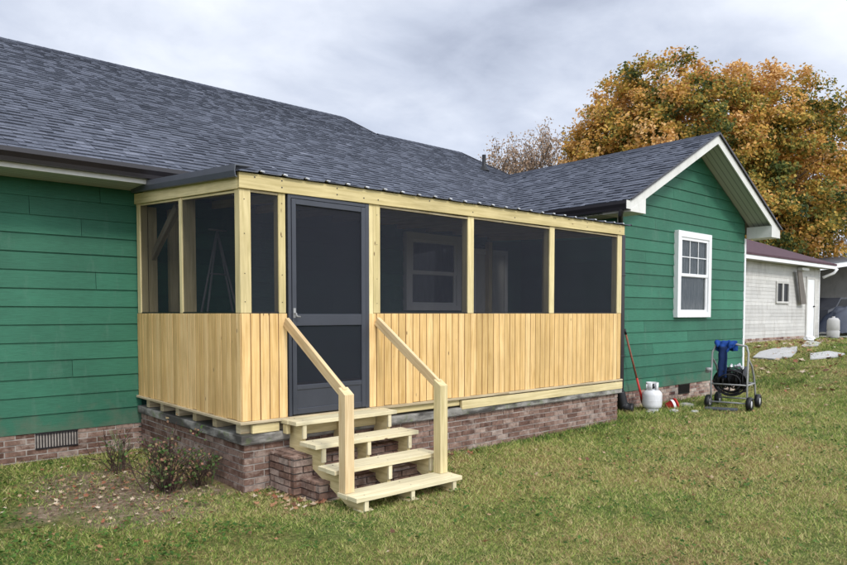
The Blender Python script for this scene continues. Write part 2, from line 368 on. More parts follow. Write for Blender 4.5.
mb.prism([(-6,YW,3.12),(-6,20.05,3.12),(-6,14.15,6.1)],(.15,0,0)); mb.build('wall',M['greendark'],house)
mb=MB(); WH=(11.30,12.56,1.53,3.08)
lap(mb,I4,.325,3.03,lambda z:-6,lambda z:2.735)
lap(mb,I4,.66,3.03,lambda z:2.72,lambda z:GX0,holes=[(8.25,9.2,.6,2.75)])
mb.build('lap_siding',M['green'],house)
mb=MB()
sl=.52; lap(mb,Gf,.325,4.67,lambda z:max(GX0+.02,11.88-(4.69-z)/sl),lambda z:min(GX1-.045,11.88+(4.69-z)/sl))
lap(mb,Gs,.325,3.2,lambda z:-YW,lambda z:-GY-.02); mb.build('gable_siding',M['green'],house)
# foundation bricks
mb=MB(); VH=(1.61,2.04,.13,.315)
bricks(mb,I4,-2,2.735,-.1,.31,holes=[VH]); mb.build('foundation',M['brick'],house)
mb=MB(); VH2=(11.53,11.94,.13,.31)
bricks(mb,Gf,GX0,GX1,-.1,.31,holes=[VH2]); bricks(mb,Gs,-YW,-GY,-.1,.31); mb.build('wing_foundation',M['brickpale'],house)
mb=MB(); mb.box((-6,YW-.002,-.2),(2.7,YW+.02,.312)); mb.box((GX0+.005,GY-.002,-.2),(GX1-.005,GY+.02,.312)); mb.box((GX0-.002,GY+.02,-.2),(GX0+.02,YW,.312)); mb.parts('mortar',M['mortar'],house)
for (x0,x1,yy) in ((1.615,2.035,YW),(11.535,11.935,GY)):
    mb=MB(); mb.box((x0,yy+.0,.135),(x1,yy+.03,.31))
    vp=mb.build('foundation_vent',M['black'],house)
    mb=MB(); n=14
    for i in range(n+1): xx=x0+.005+(x1-x0-.02)*i/n; mb.box((xx,yy-.02,.14),(xx+.01,yy-.004,.305))
    mb.box((x0,yy-.024,.295),(x1,yy-.002,.31)); mb.box((x0,yy-.024,.132),(x1,yy-.002,.145)); mb.build('grille',M['brown'],vp)
# roof
mb=MB(); sv=V(0,1,.5); 
def roofslab(mb,a,b,c,d,th=.05):
    nn=(Vector(b)-Vector(a)).cross(Vector(d)-Vector(a)).normalized(); nn=nn if nn.z>0 else -nn
    mb.prism([a,b,c,d],-nn*th)
y0=7.56
def zm(y): return EZ+.5*(y-y0)
A1=14.15; A2=12.8
roofslab(mb,(-6.4,y0,zm(y0)-.006),(9.8,y0,zm(y0)-.006),(9.8,A1,zm(A1)-.006),(-6.4,A1,zm(A1)-.006))
roofslab(mb,(9.82,y0+.3,zm(y0+.3)-.006),(12.6,y0+.3,zm(y0+.3)-.006),(12.6,A2,zm(A2)-.006),(9.82,A2,zm(A2)-.006))
roofslab(mb,(-6.4,A1,zm(A1)),(9.8,A1,zm(A1)),(9.8,20.7,EZ),(-6.4,20.7,EZ)); roofslab(mb,(9.82,A2,zm(A2)),(12.6,A2,zm(A2)),(12.6,18,EZ),(9.82,18,EZ))
gy=5.6; ax_=11.88; az=4.78; e0=9.08; e1=14.68
def zw(x): return az-.52*abs(x-ax_)
roofslab(mb,(e0,gy+.01,zw(e0)-.006),(ax_,gy+.01,az-.006),(ax_,12.5,az-.006),(e0,9.0,zw(e0)-.006)); roofslab(mb,(ax_,gy+.01,az-.006),(e1,gy+.01,zw(e1)-.006),(e1,12.5,zw(e1)-.006),(ax_,12.5,az-.006))
rf=mb.build('roof',M['charcoal'],house)
mb=MB(); nm=V(0,-.5,1).normalized(); 
shingles(mb,(-3.5,y0-.02,zm(y0-.02)),(1,0,0),sv,nm,13.3,math.hypot(A1-y0,(A1-y0)*.5)+.02)
shingles(mb,(9.8,y0-.02,zm(y0-.02)),(1,0,0),sv,nm,2.8,math.hypot(A2-y0,(A2-y0)*.5)+.02)
# ridge caps
def ridge(mb,p,q,n1,n2):
    p=Vector(p);q=Vector(q);d=(q-p);Ln=d.length;d.normalize();s_=0
    while s_<Ln:
        e=min(s_+.3,Ln); r=random.uniform(.0,.2); a=p+d*s_; b_=p+d*e
        mb.face([a+n1*.14+V(0,0,.012),b_+n1*.14+V(0,0,.004),b_+V(0,0,.028),a+V(0,0,.036)],None,r); mb.face([a+V(0,0,.036),b_+V(0,0,.028),b_+n2*.14+V(0,0,.004),a+n2*.14+V(0,0,.012)],None,r); s_+=.14
dn=V(0,-1,-.5).normalized(); up_=V(0,1,-.5).normalized()
ridge(mb,(-3.5,A1,zm(A1)),(9.8,A1,zm(A1)),dn,up_); ridge(mb,(9.8,A2,zm(A2)),(12.6,A2,zm(A2)),dn,up_)
mb.build('shingles',M['shingle'],rf)
mb=MB(); hl=math.hypot(1,.52); 
shingles(mb,(e0-.02,gy-.03,zw(e0-.02)),(0,1,0),(1,0,.52),V(-.52,0,1),5.9,(ax_-e0+.02)*hl)
shingles(mb,(e1+.02,gy-.03,zw(e1+.02)),(0,1,0),(-1,0,.52),V(.52,0,1),6.5,(e1+.02-ax_)*hl)
ridge(mb,(ax_,gy-.03,az),(ax_,10.8,az),V(-1,0,-.52).normalized(),V(1,0,-.52).normalized()); mb.build('wing_shingles',M['shingle'],rf)
mb=MB(); mb.beam((e0-.03,gy-.034,zw(e0)-.01),(ax_,gy-.034,az+.006),.014,.03); mb.beam((ax_,gy-.034,az+.006),(e1+.03,gy-.034,zw(e1)-.01),.014,.03)
mb.beam((9.81,A2+.02,zm(A2)-.002),(9.81,A1,zm(A1)-.002),.02,.05); mb.beam((12.61,y0+1,zm(y0+1)-.002),(12.61,A2,zm(A2)-.002),.02,.05); mb.parts('drip_edge',M['brown'],rf)
# fascia, soffit, gutters
mb=MB(); mb.box((-6.4,7.585,3.015),(9.05,7.61,3.15)); mb.build('fascia',M['white'],house,.003)
mb=MB(); mb.box((-6.4,7.612,3.025),(9.05,YW-.02,3.04)); mb.box((e0+.03,gy+.05,3.15),(GX0-.02,7.58,3.165)); mb.build('soffit',M['soffit'],house)
def gutter(mb,o,u,n,ln):   # K profile, open top; u along, n outward
    o=Vector(o);u=Vector(u);n=Vector(n); pr=[(0,.13),(0,0),(.075,0),(.085,.04),(.115,.085),(.115,.13),(.10,.132),(.104,.125),(.104,.09),(.075,.045),(.066,.008),(.008,.008),(.008,.13)]
    a=[o+n*p+V(0,0,q) for p,q in pr]; b_=[p+u*ln for p in a]
    for i in range(len(pr)-1): mb.face([a[i],b_[i],b_[i+1],a[i+1]],None,.5)
    for s_ in (a,b_): mb.face([s_[i] for i in (0,1,2,3,4,5)],None,.5)
mb=MB(); gutter(mb,(-6.4,7.58,3.065),(1,0,0),(0,-1,0),15.35); mb.build('gutter',M['brown'],house)
mb=MB(); gutter(mb,(e0-.005,5.6,3.165),(0,1,0),(-1,0,0),1.93); wg=mb.build('gutter',M['brown'],house)
mb=MB(); mb.box((e0-.12,5.594,3.17),(e0-.004,5.599,3.295)); mb.build('end_cap',M['white'],wg)
# rake trim with returns
mb=MB()
def rake(x0,z0,x1,z1,th,yf,dep=.022):
    mb.prism([(x0,yf,z0),(x1,yf,z1),(x1,yf,z1-th),(x0,yf,z0-th)],(0,dep,0))
th=.165
mb.prism([(e0,gy,zw(e0)-.008),(ax_,gy,az-.008),(ax_,gy,az-th-.01),(e0+.34,gy,zw(e0+.34)-th-.01),(e0,gy,zw(e0)-.16)],(0,.022,0))
mb.prism([(ax_,gy,az-.008),(e1,gy,zw(e1)-.008),(e1,gy,zw(e1)-.16),(e1-.34,gy,zw(e1-.34)-th-.01),(ax_,gy,az-th-.01)],(0,.022,0))
for a,b_,c_ in ((e0,e0+.42,1),(e1-.42,e1,-1)):
    xo=e0 if c_==1 else e1; xi=e0+.42 if c_==1 else e1-.42
    mb.prism([(xo,gy-.004,zw(xo)-.155),(xi,gy-.004,zw(xi)-.17),(xi,gy-.004,3.14),(xo,gy-.004,3.14)],(0,.495,0))
mb.build('rake_trim',M['white'],house,.003)
mb=MB()
for s_ in (1,-1):
    xo=e0+.02 if s_==1 else e1-.02; z0=zw(xo)-.075
    mb.prism([(xo,gy+.024,z0),(ax_,gy+.024,az-.072),(ax_,gy+.024,az-.085),(xo,gy+.024,z0-.013)],(0,.47,0))
mb.build('rake_soffit',M['soffit'],house)
mb=MB(); mb.box((GX1-.05,GY-.026,.31),(GX1+.02,GY-.002,3.14)); mb.box((GX1+.003,GY-.001,.31),(GX1+.02,GY+.07,3.14)); mb.box((GX0-.022,GY-.026,.31),(GX0+.03,GY-.002,3.15)); mb.box((GX0-.022,GY-.001,.31),(GX0-.002,GY+.05,3.15)); mb.parts('corner_trim',M['whitewin'],house,.002)
# downspout of wing
mb=MB(); mb.tube([(9.03,5.72,3.17),(9.03,5.74,3.10),(9.46,6.0,2.93),(9.535,6.035,2.84)],.038,8); mb.box((9.49,5.995,.28),(9.585,6.068,2.86)); 
for z_ in (.9,2.2): mb.box((9.48,5.988,z_),(9.595,6.07,z_+.025))
mb.build('downspout',M['brown'],house,.004)
mb=MB(); pts=[];rd=[]
for i in range(19):
    t_=i/18; pts.append((9.53+.04*t_+.08*max(0,t_-.75)*3,6.03-.05*t_-.18*max(0,t_-.75)*3,.34-.27*min(1,t_*1.15))); rd.append(.075+.007*(i%2)+.012*t_)
mb.tube(pts,rd,14); mb.build('drain_boot',M['black'],house)
# vent pipe on roof
mb=MB(); px_,py_=11.72,11.15; pz=zm(py_); mb.lathe([(.0,pz+.36),(.048,pz+.36),(.048,pz-.1)],Matrix.Translation((px_,py_,0)),14); mb.lathe([(.055,pz+.1),(.13,pz-.02)],Matrix.Translation((px_,py_,0)),14); mb.build('vent_pipe',M['black'],house)
# windows
def window(x0,x1,z0,z1,y,cas,grid_=(3,2)):
    mb=MB(); o=.035
    mb.box((x0,y-o,z0),(x0+cas,y+.058,z1),2); mb.box((x1-cas,y-o,z0),(x1,y+.058,z1),2); mb.box((x0+cas,y-o+.002,z1-cas),(x1-cas,y+.058,z1)); mb.box((x0+cas,y-o+.002,z0),(x1-cas,y+.058,z0+cas*.8))
    w=mb.build('window',M['whitewin'],house,.004)
    a,b_,c_,d_=x0+cas,x1-cas,z0+cas*.8,z1-cas; mid=(c_+d_)/2
    for nm,(s0,s1),yy in (('upper_sash',(mid-.02,d_),y-.018),('lower_sash',(c_,mid+.02),y-.002)):
        mb=MB(); f=.05
        mb.box((a,yy,s0),(a+f,yy+.03,s1)); mb.box((b_-f,yy,s0),(b_,yy+.03,s1)); mb.box((a+f,yy,s1-f),(b_-f,yy+.03,s1)); mb.box((a+f,yy,s0),(b_-f,yy+.03,s0+f))
        if nm=='upper_sash' and grid_:
            for i in range(1,grid_[0]): xx=a+f+(b_-a-2*f)*i/grid_[0]; mb.box((xx-.008,yy+.012,s0+f),(xx+.008,yy+.02,s1-f))
            for i in range(1,grid_[1]): zz=s0+f+(s1-s0-2*f)*i/grid_[1]; mb.box((a+f,yy+.0122,zz-.008),(b_-f,yy+.0198,zz+.008))
        sh=mb.build(nm,M['whitewin'],w)
        mb=MB(); mb.box((a+f,yy+.022,s0+f),(b_-f,yy+.026,s1-f)); mb.build('glass',M['glass'],w)
    mb=MB(); n=26
    for i in range(n):
        xa=a+(b_-a)*i/n; xb=a+(b_-a)*(i+1)/n; ya=y+.033+.004*math.sin(i*1.9); yb=y+.033+.004*math.sin((i+1)*1.9)
        mb.face([(xa,ya,c_),(xb,yb,c_),(xb,yb,d_),(xa,ya,d_)],None,.5)
    mb.build('curtain',M['curtain'],w); return w
# openings behind windows: dark recess boxes are the wall backing; curtain sits in front of it
window(*WH,GY-.062,.11)
window(6.76,7.96,1.65,2.88,YW-.062,.10,None)
# back door seen dimly through the porch screens
mb=MB(); mb.box((8.27,YW-.05,.62),(8.36,YW-.002,2.72),2); mb.box((9.09,YW-.05,.62),(9.18,YW-.002,2.72),2); mb.box((8.36,YW-.048,2.63),(9.09,YW-.002,2.72)); bd=mb.build('back_door',M['whitewin'],house,.003)
mb=MB(); mb.box((8.36,YW-.03,.63),(9.09,YW-.004,2.63)); mb.build('door_leaf',M['white'],bd)
# ------------------------------------------------------------------ screened porch
porch=thing('screened_porch','unpainted pine porch with dark insect screens and plank knee wall on a brick base','porch',(5.7,6.8,0))
X0,X1,Y0,Y1=2.70,8.70,5.5,YW-.02
def zb(x): return 2.695+.05*(x-X0)/6      # underside of front header
def zs(y): return 2.69+.185*(y-Y0)/2.7     # underside of side header
mb=MB(); PF=frameM((0,Y0+.035,0),(1,0,0),(0,-1,0)); PS=frameM((X0+.035,0,0),(0,-1,0),(-1,0,0)); PR=frameM((X1-.03,0,0),(0,1,0),(1,0,0))
bricks(mb,PF,X0+.035,X1-.03,-.12,.43); bricks(mb,PS,-Y1,-(Y0+.035),-.12,.43); bricks(mb,PR,Y0+.035,Y1,-.12,.43); fd=mb.build('foundation',M['brick'],porch)
mb=MB(); mb.box((X0+.037,Y0+.037,-.2),(X1-.032,Y1,.432)); mb.parts('mortar',M['mortar'],fd)
mb=MB(); mb.box((X0-.015,Y0-.02,.435),(X1+.02,Y1,.518)); mb.build('concrete_slab',M['slab'],porch,.008)
# floor framing
mb=MB()
for y in (5.56,6.06,6.53,6.98,7.42,7.85): mb.box((X0+.015,y,.521),(X0+.5,y+.09,.612),0)
mb.box((X0+.51,Y0+.10,.521),(X1-.02,Y0+.14,.612),0); mb.parts('joist',M['oldwood'],porch,.004)
mb=MB(); mb.box((X0+.10,Y0-.004,.523),(3.07,Y0+.034,.605),0); mb.box((4.4,Y0+.01,.545),(5.4,Y0+.04,.61),0); mb.box((5.402,Y0-.03,.50),(X1+.01,Y0+.008,.602),0); mb.parts('rim_board',M['treated'],porch,.004)
mb=MB(); 
for a,b_ in ((X0-.028,3.16),(3.163,4.1),(4.103,6.2),(6.203,X1+.012)): mb.box((a,Y0-.03+random.uniform(-.004,.004),.615),(b_,Y1,.64),0)
mb.parts('floor_board',M['oldwood'],porch,.004)
# knee wall boards
def planks(mb,Mx,a,b_,z0,z1,w=.0975,r0=None):
    n=round((b_-a)/w); w=(b_-a)/n
    for i in range(n):
        x=a+i*w; wj=random.uniform(-.0015,.0015)
        mb.box((x+.0048,-.0,z0+random.uniform(-.004,.004)),(x+w-.0048+wj,.018+random.uniform(-.0012,.0012),z1),2,Mx)
K=1.60
F0=frameM((0,Y0+.018,0),(1,0,0),(0,-1,0)); S0=frameM((X0+.018,0,0),(0,-1,0),(-1,0,0)); R0=frameM((X1-.018,0,0),(0,1,0),(1,0,0))
for nm,Mx,a,b_ in (('front',F0,X0+.002,3.165),('front',F0,4.10,X1),('side',S0,-Y1,-Y0-.004),('r',R0,Y0+.02,Y1)):
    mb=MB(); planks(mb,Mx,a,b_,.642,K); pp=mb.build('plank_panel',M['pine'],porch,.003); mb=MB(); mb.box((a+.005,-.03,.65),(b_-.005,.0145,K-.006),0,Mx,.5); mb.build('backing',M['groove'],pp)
# sill under screens
# sloped side header, front header
def post(x0,x1,y0,y1,z0,z1,m='treated'):
    b_=MB(); b_.box((x0,y0,z0),(x1,y1,z1),2); return b_.build('post',M[m],porch,.004)
post(X0,X0+.106,Y0,Y0+.10,K+.003,zb(X0)-.002)
post(3.08,3.152,Y0+.001,Y0+.09,K+.003,zb(3.1)-.002)
post(4.106,4.156,Y0+.001,Y0+.09,.643,zb(4.1)-.002); post(4.158,4.246,Y0-.001,Y0+.09,K+.003,zb(4.2)-.002)
post(5.52,5.618,Y0,Y0+.10,K+.003,zb(5.5)-.002); post(7.02,7.12,Y0,Y0+.10,K+.003,zb(7)-.002); post(X1-.11,X1,Y0,Y0+.10,K+.003,zb(8.6)-.002)
post(X0,X0+.15,6.80,6.87,K+.003,zs(6.83)-.005); post(X0,X0+.09,Y1-.13,Y1-.03,K+.003,zs(8.05)-.006)
post(X1-.09,X1,6.8,6.9,K+.003,2.8); post(X1-.09,X1,Y1-.1,Y1,K+.003,2.85)
mb=MB(); mb.prism([(X0-.012,Y0-.022,zb(X0)),(X1+.03,Y0-.022,zb(X1)),(X1+.03,Y0-.022,zb(X1)+.135),(X0-.012,Y0-.022,zb(X0)+.135)],(0,.04,0)); 
hd=mb.build('header',M['treated'],porch,.004)
mb=MB(); mb.prism([(X0+.1,Y0+.02,zb(X0)+.02),(X1,Y0+.02,zb(X1)+.02),(X1,Y0+.02,zb(X1)+.13),(X0+.1,Y0+.02,zb(X0)+.13)],(0,.07,0)); mb.build('header',M['oldwood'],porch)
mb=MB(); mb.beam((X0+.004,Y0+.02,zs(Y0)+.06),(X0+.004,Y1,zs(Y1)+.06),.034,.12); mb.build('side_header',M['treated'],porch,.004)
mb=MB(); mb.beam((X0+.004+.02,Y0+.10,zs(Y0)-.012),(X0+.024,Y1,zs(Y1)-.012),.03,.02); mb.beam((X1-.01,Y0+.02,zs(Y0)+.10),(X1-.01,Y1,zs(Y1)+.06),.034,.12); mb.parts('screen_trim',M['treated'],porch)
# thin trims above front screens
mb=MB()
for a,b_ in ((2.808,3.078),(4.248,5.518),(5.62,7.018),(7.122,8.588)): mb.box((a,Y0+.004,zb(a)-.024),(b_,Y0+.03,zb(a)-.002),0)
mb.parts('screen_trim',M['oldwood'],porch,.002)
mb=MB()
for a,b_ in ((2.808,3.078),(4.248,5.518),(5.62,7.018),(7.122,8.588)): mb.box((a,Y0+.004,K+.002),(b_,Y0+.02,K+.016),0)
mb.box((X0+.004,Y0+.11,K+.002),(X0+.02,Y1-.14,K+.016)); mb.parts('spline_strip',M['black'],porch)
# screens
for a,b_ in ((2.807,3.079),(4.247,5.519),(5.619,7.019),(7.121,8.589)):
    mb=MB(); mb.face([(a,Y0+.014,K+.01),(b_,Y0+.014,K+.01),(b_,Y0+.014,zb(b_)-.005),(a,Y0+.014,zb(a)-.005)]); mb.build('screen',M['screen'],porch)
for a,b_ in ((Y0+.101,6.799),(6.871,Y1-.131)):
    mb=MB(); mb.face([(X0+.014,a,K+.01),(X0+.014,b_,K+.01),(X0+.014,b_,zs(b_)-.0),(X0+.014,a,zs(a)-.0)]); mb.build('screen',M['screen'],porch)
mb=MB(); mb.face([(X1-.015,Y0+.11,K+.01),(X1-.015,Y1-.1,K+.01),(X1-.015,Y1-.1,2.84),(X1-.015,Y0+.11,2.7)]); mb.build('screen',M['screen'],porch)
# rafters, braces inside
for i in range(10):
    x=X0+.35+i*.6; mb=MB(); mb.beam((x,Y0+.1,zs(Y0)+.10),(x,Y1,zs(Y1)+.09),.038,.09); mb.build('rafter',M['treated'],porch)
mb=MB(); mb.beam((2.86,8.08,2.25),(2.86,7.3,2.76),.05,.09); mb.build('brace',M['oldwood'],porch)
mb=MB(); mb.box((2.80,8.04,.66),(2.90,8.12,2.84),2); mb.box((3.06,8.06,.66),(3.16,8.14,2.84),2); mb.parts('inner_post',M['treated'],porch)
# roof: ribbed metal sheet
def zr(y): return 2.843+.165*(y-Y0)/2.05
mb=MB(); xs=[]; x=X0-.02
while x<X1+.15:
    xs+=[(x,0),(x+.17,0),(x+.185,.02),(x+.205,.02),(x+.22,0)]; x+=.23
ya,yb=Y0-.055,7.55
def pf(x,h,y): return V(x,y,zr(y)+h+.05*(x-X0)/6+.012*math.sin(x*9)*(1 if y<Y0 else 0)*.25)
for i in range(len(xs)-1):
    (a,h),(b_,k)=xs[i],xs[i+1]
    if b_<=a: continue
    mb.face([pf(a,h,ya),pf(b_,k,ya),pf(b_,k,yb),pf(a,h,yb)],None,.5)
ro=mb.build('roof_sheet',M['charcoal'],porch); sd=ro.modifiers.new('thick','SOLIDIFY'); sd.thickness=.003; sd.offset=-1
mb=MB(); x=X0+.2
while x<X1+.1:
    p=pf(x,.018,ya-.001); mb.prism([p+V(-.028,0,-.008),p+V(.018,0,-.012),p+V(.018,0,.0),p+V(-.016,0,.003)],(0,.02,0)); x+=.23
mb.parts('closure_strip',M['galv'],ro)
mb=MB(); 
pr=[(-.06,.045),(.10,.05),(.10,.058),(-.068,.056),(-.074,.0),(-.066,-.05),(-.048,-.056),(-.05,-.046),(-.060,-.04),(-.066,0)]
A=[V(X0+a,Y0-.06,zr(Y0-.06)+b_-.01) for a,b_ in pr]; B=[V(X0+a,7.60,zr(7.60)+b_-.01) for a,b_ in pr]
B=[p+V(0,.5,.042) for p in B]
for i in range(len(pr)): j=(i+1)%len(pr); mb.face([A[i],A[j],B[j],B[i]],None,.5)
mb.face(A,None,.5); mb.face(B[::-1],None,.5); mb.build('rake_flashing',M['charcoal'],porch)
# nail heads
mb=MB()
for x in (2.83,3.1,3.7,4.02,4.2,4.9,5.57,5.6,6.3,7.07,7.1,7.8,8.6):
    for dz in (.04,.10): 
        if random.random()<.6: mb.box((x,Y0-.0245,zb(x)+dz),(x+.012,Y0-.02,zb(x)+dz+.012))
for z in (1.7,1.95,2.3,2.6):
    for x in (2.74,3.11,4.2): mb.box((x,Y0-.0035,z),(x+.007,Y0+.01,z+.007))
mb.parts('nail',M['brown'],porch)
# screen door
mb=MB(); dx0,dx1,dz0,dz1=3.172,4.10,.645,zb(3.6)-.002
mb.box((dx0,Y0-.008,dz0),(dx0+.034,Y0+.05,dz1),2); mb.box((dx1-.045,Y0-.008,dz0),(dx1,Y0+.05,dz1),2); mb.box((dx0+.034,Y0-.006,dz1-.035),(dx1-.045,Y0+.05,dz1)); 
door=mb.build('screen_door',M['door'],porch,.003)
mb=MB(); a,b_=dx0+.038,dx1-.049; yd0,yd1=Y0-.014,Y0+.018
zt=dz1-.04; zbm=dz0+.01
mb.box((a,yd0,zbm),(a+.045,yd1,zt),2); mb.box((b_-.05,yd0,zbm),(b_,yd1,zt),2); mb.box((a+.045,yd0+.002,zt-.05),(b_-.05,yd1,zt)); mb.box((a+.045,yd0+.002,1.485),(b_-.05,yd1,1.595)); mb.box((a+.045,yd0+.002,.885),(b_-.05,yd1,.93)); mb.box((a+.045,yd0+.002,zbm),(b_-.05,yd1,zbm+.055))
mb.build('door_frame',M['door'],door,.004)
for z0,z1 in ((1.595,zt-.05),(.93,1.485)):
    mb=MB(); mb.face([(a+.045,Y0,z0),(b_-.05,Y0,z0),(b_-.05,Y0,z1),(a+.045,Y0,z1)]); mb.build('door_screen',M['screen'],door)
    mb=MB(); mb.face([(a+.045,Y0+.014,z0),(b_-.05,Y0+.014,z0),(b_-.05,Y0+.014,z1),(a+.045,Y0+.014,z1)]); mb.build('door_screen',M['screen'],door)
mb=MB(); mb.box((a+.045,Y0-.002,zbm+.055),(b_-.05,Y0+.012,.885)); mb.build('kick_panel',M['door'],door)
mb=MB(); mb.tube([(a+.02,yd0-.002,1.60),(a+.02,yd0-.035,1.60),(a+.022,yd0-.04,1.575),(a+.06,yd0-.04,1.57)],.008,8); mb.box((a+.008,yd0-.006,1.56),(a+.032,yd0-.0005,1.65)); mb.build('handle',M['steel'],door)
# A-shaped stand seen through the side screens
st=thing('folding_stand','thin grey A-shaped metal stand dimly visible behind the left side screen','stand',(3.6,7.4,.64))
mb=MB(); apx=V(3.33,7.35,2.55)
for q in ((3.05,7.3,.64),(3.75,7.45,.64),(3.1,7.75,.64),(3.7,7.1,.64)): mb.tube([apx,q],.012,6)
mb.build('frame',M['steel'],st); mb=MB(); mb.tube([(3.22,7.33,2.05),(3.48,7.38,2.05)],.012,6); mb.tube([(3.22,7.33,2.55),(3.45,7.37,2.55)],.012,6); mb.build('crossbar',M['steel'],st)
# ------------------------------------------------------------------ wooden steps
stp=thing('wooden_steps','new pale lumber steps with two handrails leading up to the dark screen door','steps',(3.7,4.9,0))
T=[(4.30,4.57,.135),(4.61,4.875,.30),(4.92,5.185,.465),(5.235,5.497,.63)]
for y0_,y1_,z in T:
    mb=MB(); mb.box((3.085+random.uniform(-.01,.01),y0_,z-.038),(4.26+random.uniform(-.01,.01),y0_+(y1_-y0_)*.5-.002,z),0); mb.box((3.085+random.uniform(-.01,.01),y0_+(y1_-y0_)*.5+.002,z-.038),(4.26,y1_,z-.001),0)
    mb.build('tread',M['tread'],stp,.004)
    mb=MB()
    for x in (3.19,3.68,4.17):
        for f in (.2,.75): xx=x+random.uniform(-.006,.006); yy=y0_+(y1_-y0_)*f; mb.box((xx,yy,z-.002),(xx+.009,yy+.009,z+.0008))
    mb.parts('screw',M['brown'],stp)
for x in (3.17,3.66,4.15):
    mb=MB(); pl=[]
    # sawtooth stringer polygon in the y-z plane
    pts=[(4.335,-.03)]
    for y0_,y1_,z in T: pts+=[(y0_+.03,z-.039),(y0_+.34 if z<.6 else 5.497,z-.039)]
    # fix riser steps: go up at next tread front
    out=[(4.335,-.03)]
    for i,(y0_,y1_,z) in enumerate(T):
        out.append((y0_+.035,z-.039)); nx=T[i+1][0]+.035 if i<3 else 5.49; out.append((nx,z-.039))
    out+=[(5.49,.36),(5.42,.36),(4.47,-.03)]
    mb.prism([(x,a,b_) for a,b_ in out],(.038,0,0)); mb.build('stringer',M['treated'],stp,.003)
    mb=MB(); mb.box((x-.02,4.33,-.03),(x+.1,4.45,.012),0); mb.build('foot_block',M['tread'],stp,.004)
    for i,(y0_,y1_,z) in enumerate(T):
        zb_=T[i-1][2]+.001 if i else .013
        mb=MB(); mb.box((x-.001,y0_+.012,zb_),(x+.039,y0_+.034,z-.04),2); mb.build('riser_block',M['tread'],stp,.002)
mb=MB(); mb.box((3.20,5.44,.47),(4.14,5.475,.585),0); mb.box((3.09,5.40,.50),(3.13,5.47,.585),2); mb.parts('ledger',M['treated'],stp,.004)
for x0_ in (3.092,4.142):
    mb=MB(); zt_=.94
    mb.prism([(x0_,4.475,.137),(x0_,4.565,.137),(x0_,4.565,zt_+.055),(x0_,4.475,zt_)],(.09,0,0)); nw=mb.build('newel_post',M['newel'] if x0_<3.5 else M['treated'],stp,.004)
    # posts need grain upright
    for l,lp in zip(nw.data.uv_layers[0].data,nw.data.loops):
        l.uv=(nw.data.vertices[lp.vertex_index].co.z, l.uv[0]+nw.data.vertices[lp.vertex_index].co.y)
    mb=MB(); xr=x0_+.045
    mb.beam((xr,4.552,.945),(xr,5.478,1.525),.038,.088,(0,0,1)); mb.build('handrail',M['newel'],stp,.004)
# old brick steps under them
bs=thing('brick_steps','old weathered brick stoop steps hidden behind the new wooden stair','steps',(3.5,5.1,0))
mb=MB(); 
for (xa,ya_,yb_,zt_) in ((2.98,5.10,5.50,.345),(3.06,4.82,5.096,.165)):
    Fm=frameM((0,ya_,0),(1,0,0),(0,-1,0)); bricks(mb,Fm,xa,4.3,-.1,zt_,dep=.09); Sm=frameM((xa,0,0),(0,-1,0),(-1,0,0)); bricks(mb,Sm,-yb_,-ya_-.052,-.1,zt_,bw=.15,dep=.05)
    xx=xa+.01
    while xx<4.25: mb.box((xx,ya_+.095,zt_-.06),(xx+.065,yb_-.002,zt_+random.uniform(-.003,.004))); xx+=.077
mb.build('brickwork',M['brick'],bs)
mb=MB(); mb.box((3.0,5.12,-.1),(4.28,5.49,.335)); mb.box((3.08,4.84,-.1),(4.28,5.09,.155)); mb.parts('mortar',M['mortar'],bs)
# ------------------------------------------------------------------ propane tank
tk=thing('propane_tank','white propane cylinder standing on the grass beside the shovel and brick foundation','propane tank',(9.98,5.72,0))
TM=Matrix.Translation((9.98,5.72,.03))
mb=MB(); mb.lathe([(0,.03),(.10,.03),(.145,.055),(.155,.10),(.155,.25),(.148,.285),(.12,.32),(.07,.342),(0,.35)],TM,32)
for z in (.165,): mb.lathe([(.1555,z-.006),(.158,z),(.1555,z+.006)],TM,32)
mb.build('body',M['white_tank'],tk); mb=MB(); mb.lathe([(.105,-.03),(.108,.045),(.103,.045),(.10,-.03)],TM,28); mb.build('foot_ring',M['white_tank'],tk)
mb=MB(); rC=.098
for k in range(36):
    a0=2*PI*k/36; a1=2*PI*(k+1)/36; deg=math.degrees(a0)
    lo=.325
    hi=.455
    P=lambda a_,r_,z_: TM@V(r_*math.cos(a_),r_*math.sin(a_),z_)
    gap=(int(deg)%90 in range(30,61))
    if 200<deg<250: continue
    segs=[(lo,.36),(.425,hi)] if gap else [(lo,hi)]
    for s0,s1 in segs: mb.face([P(a0,rC,s0),P(a1,rC,s0),P(a1,rC,s1),P(a0,rC,s1)],None,.5,smooth=True)
co=mb.build('collar',M['white_tank'],tk); weld(co); sd=co.modifiers.new('t','SOLIDIFY'); sd.thickness=.005
mb=MB(); mb.lathe([(0,.34),(.018,.34),(.018,.40),(.03,.405),(.03,.43),(0,.432)],TM,12); mb.tube([TM@V(0,0,.38),TM@V(-.03,-.05,.38)],.014,10); mb.build('valve',M['black'],tk)
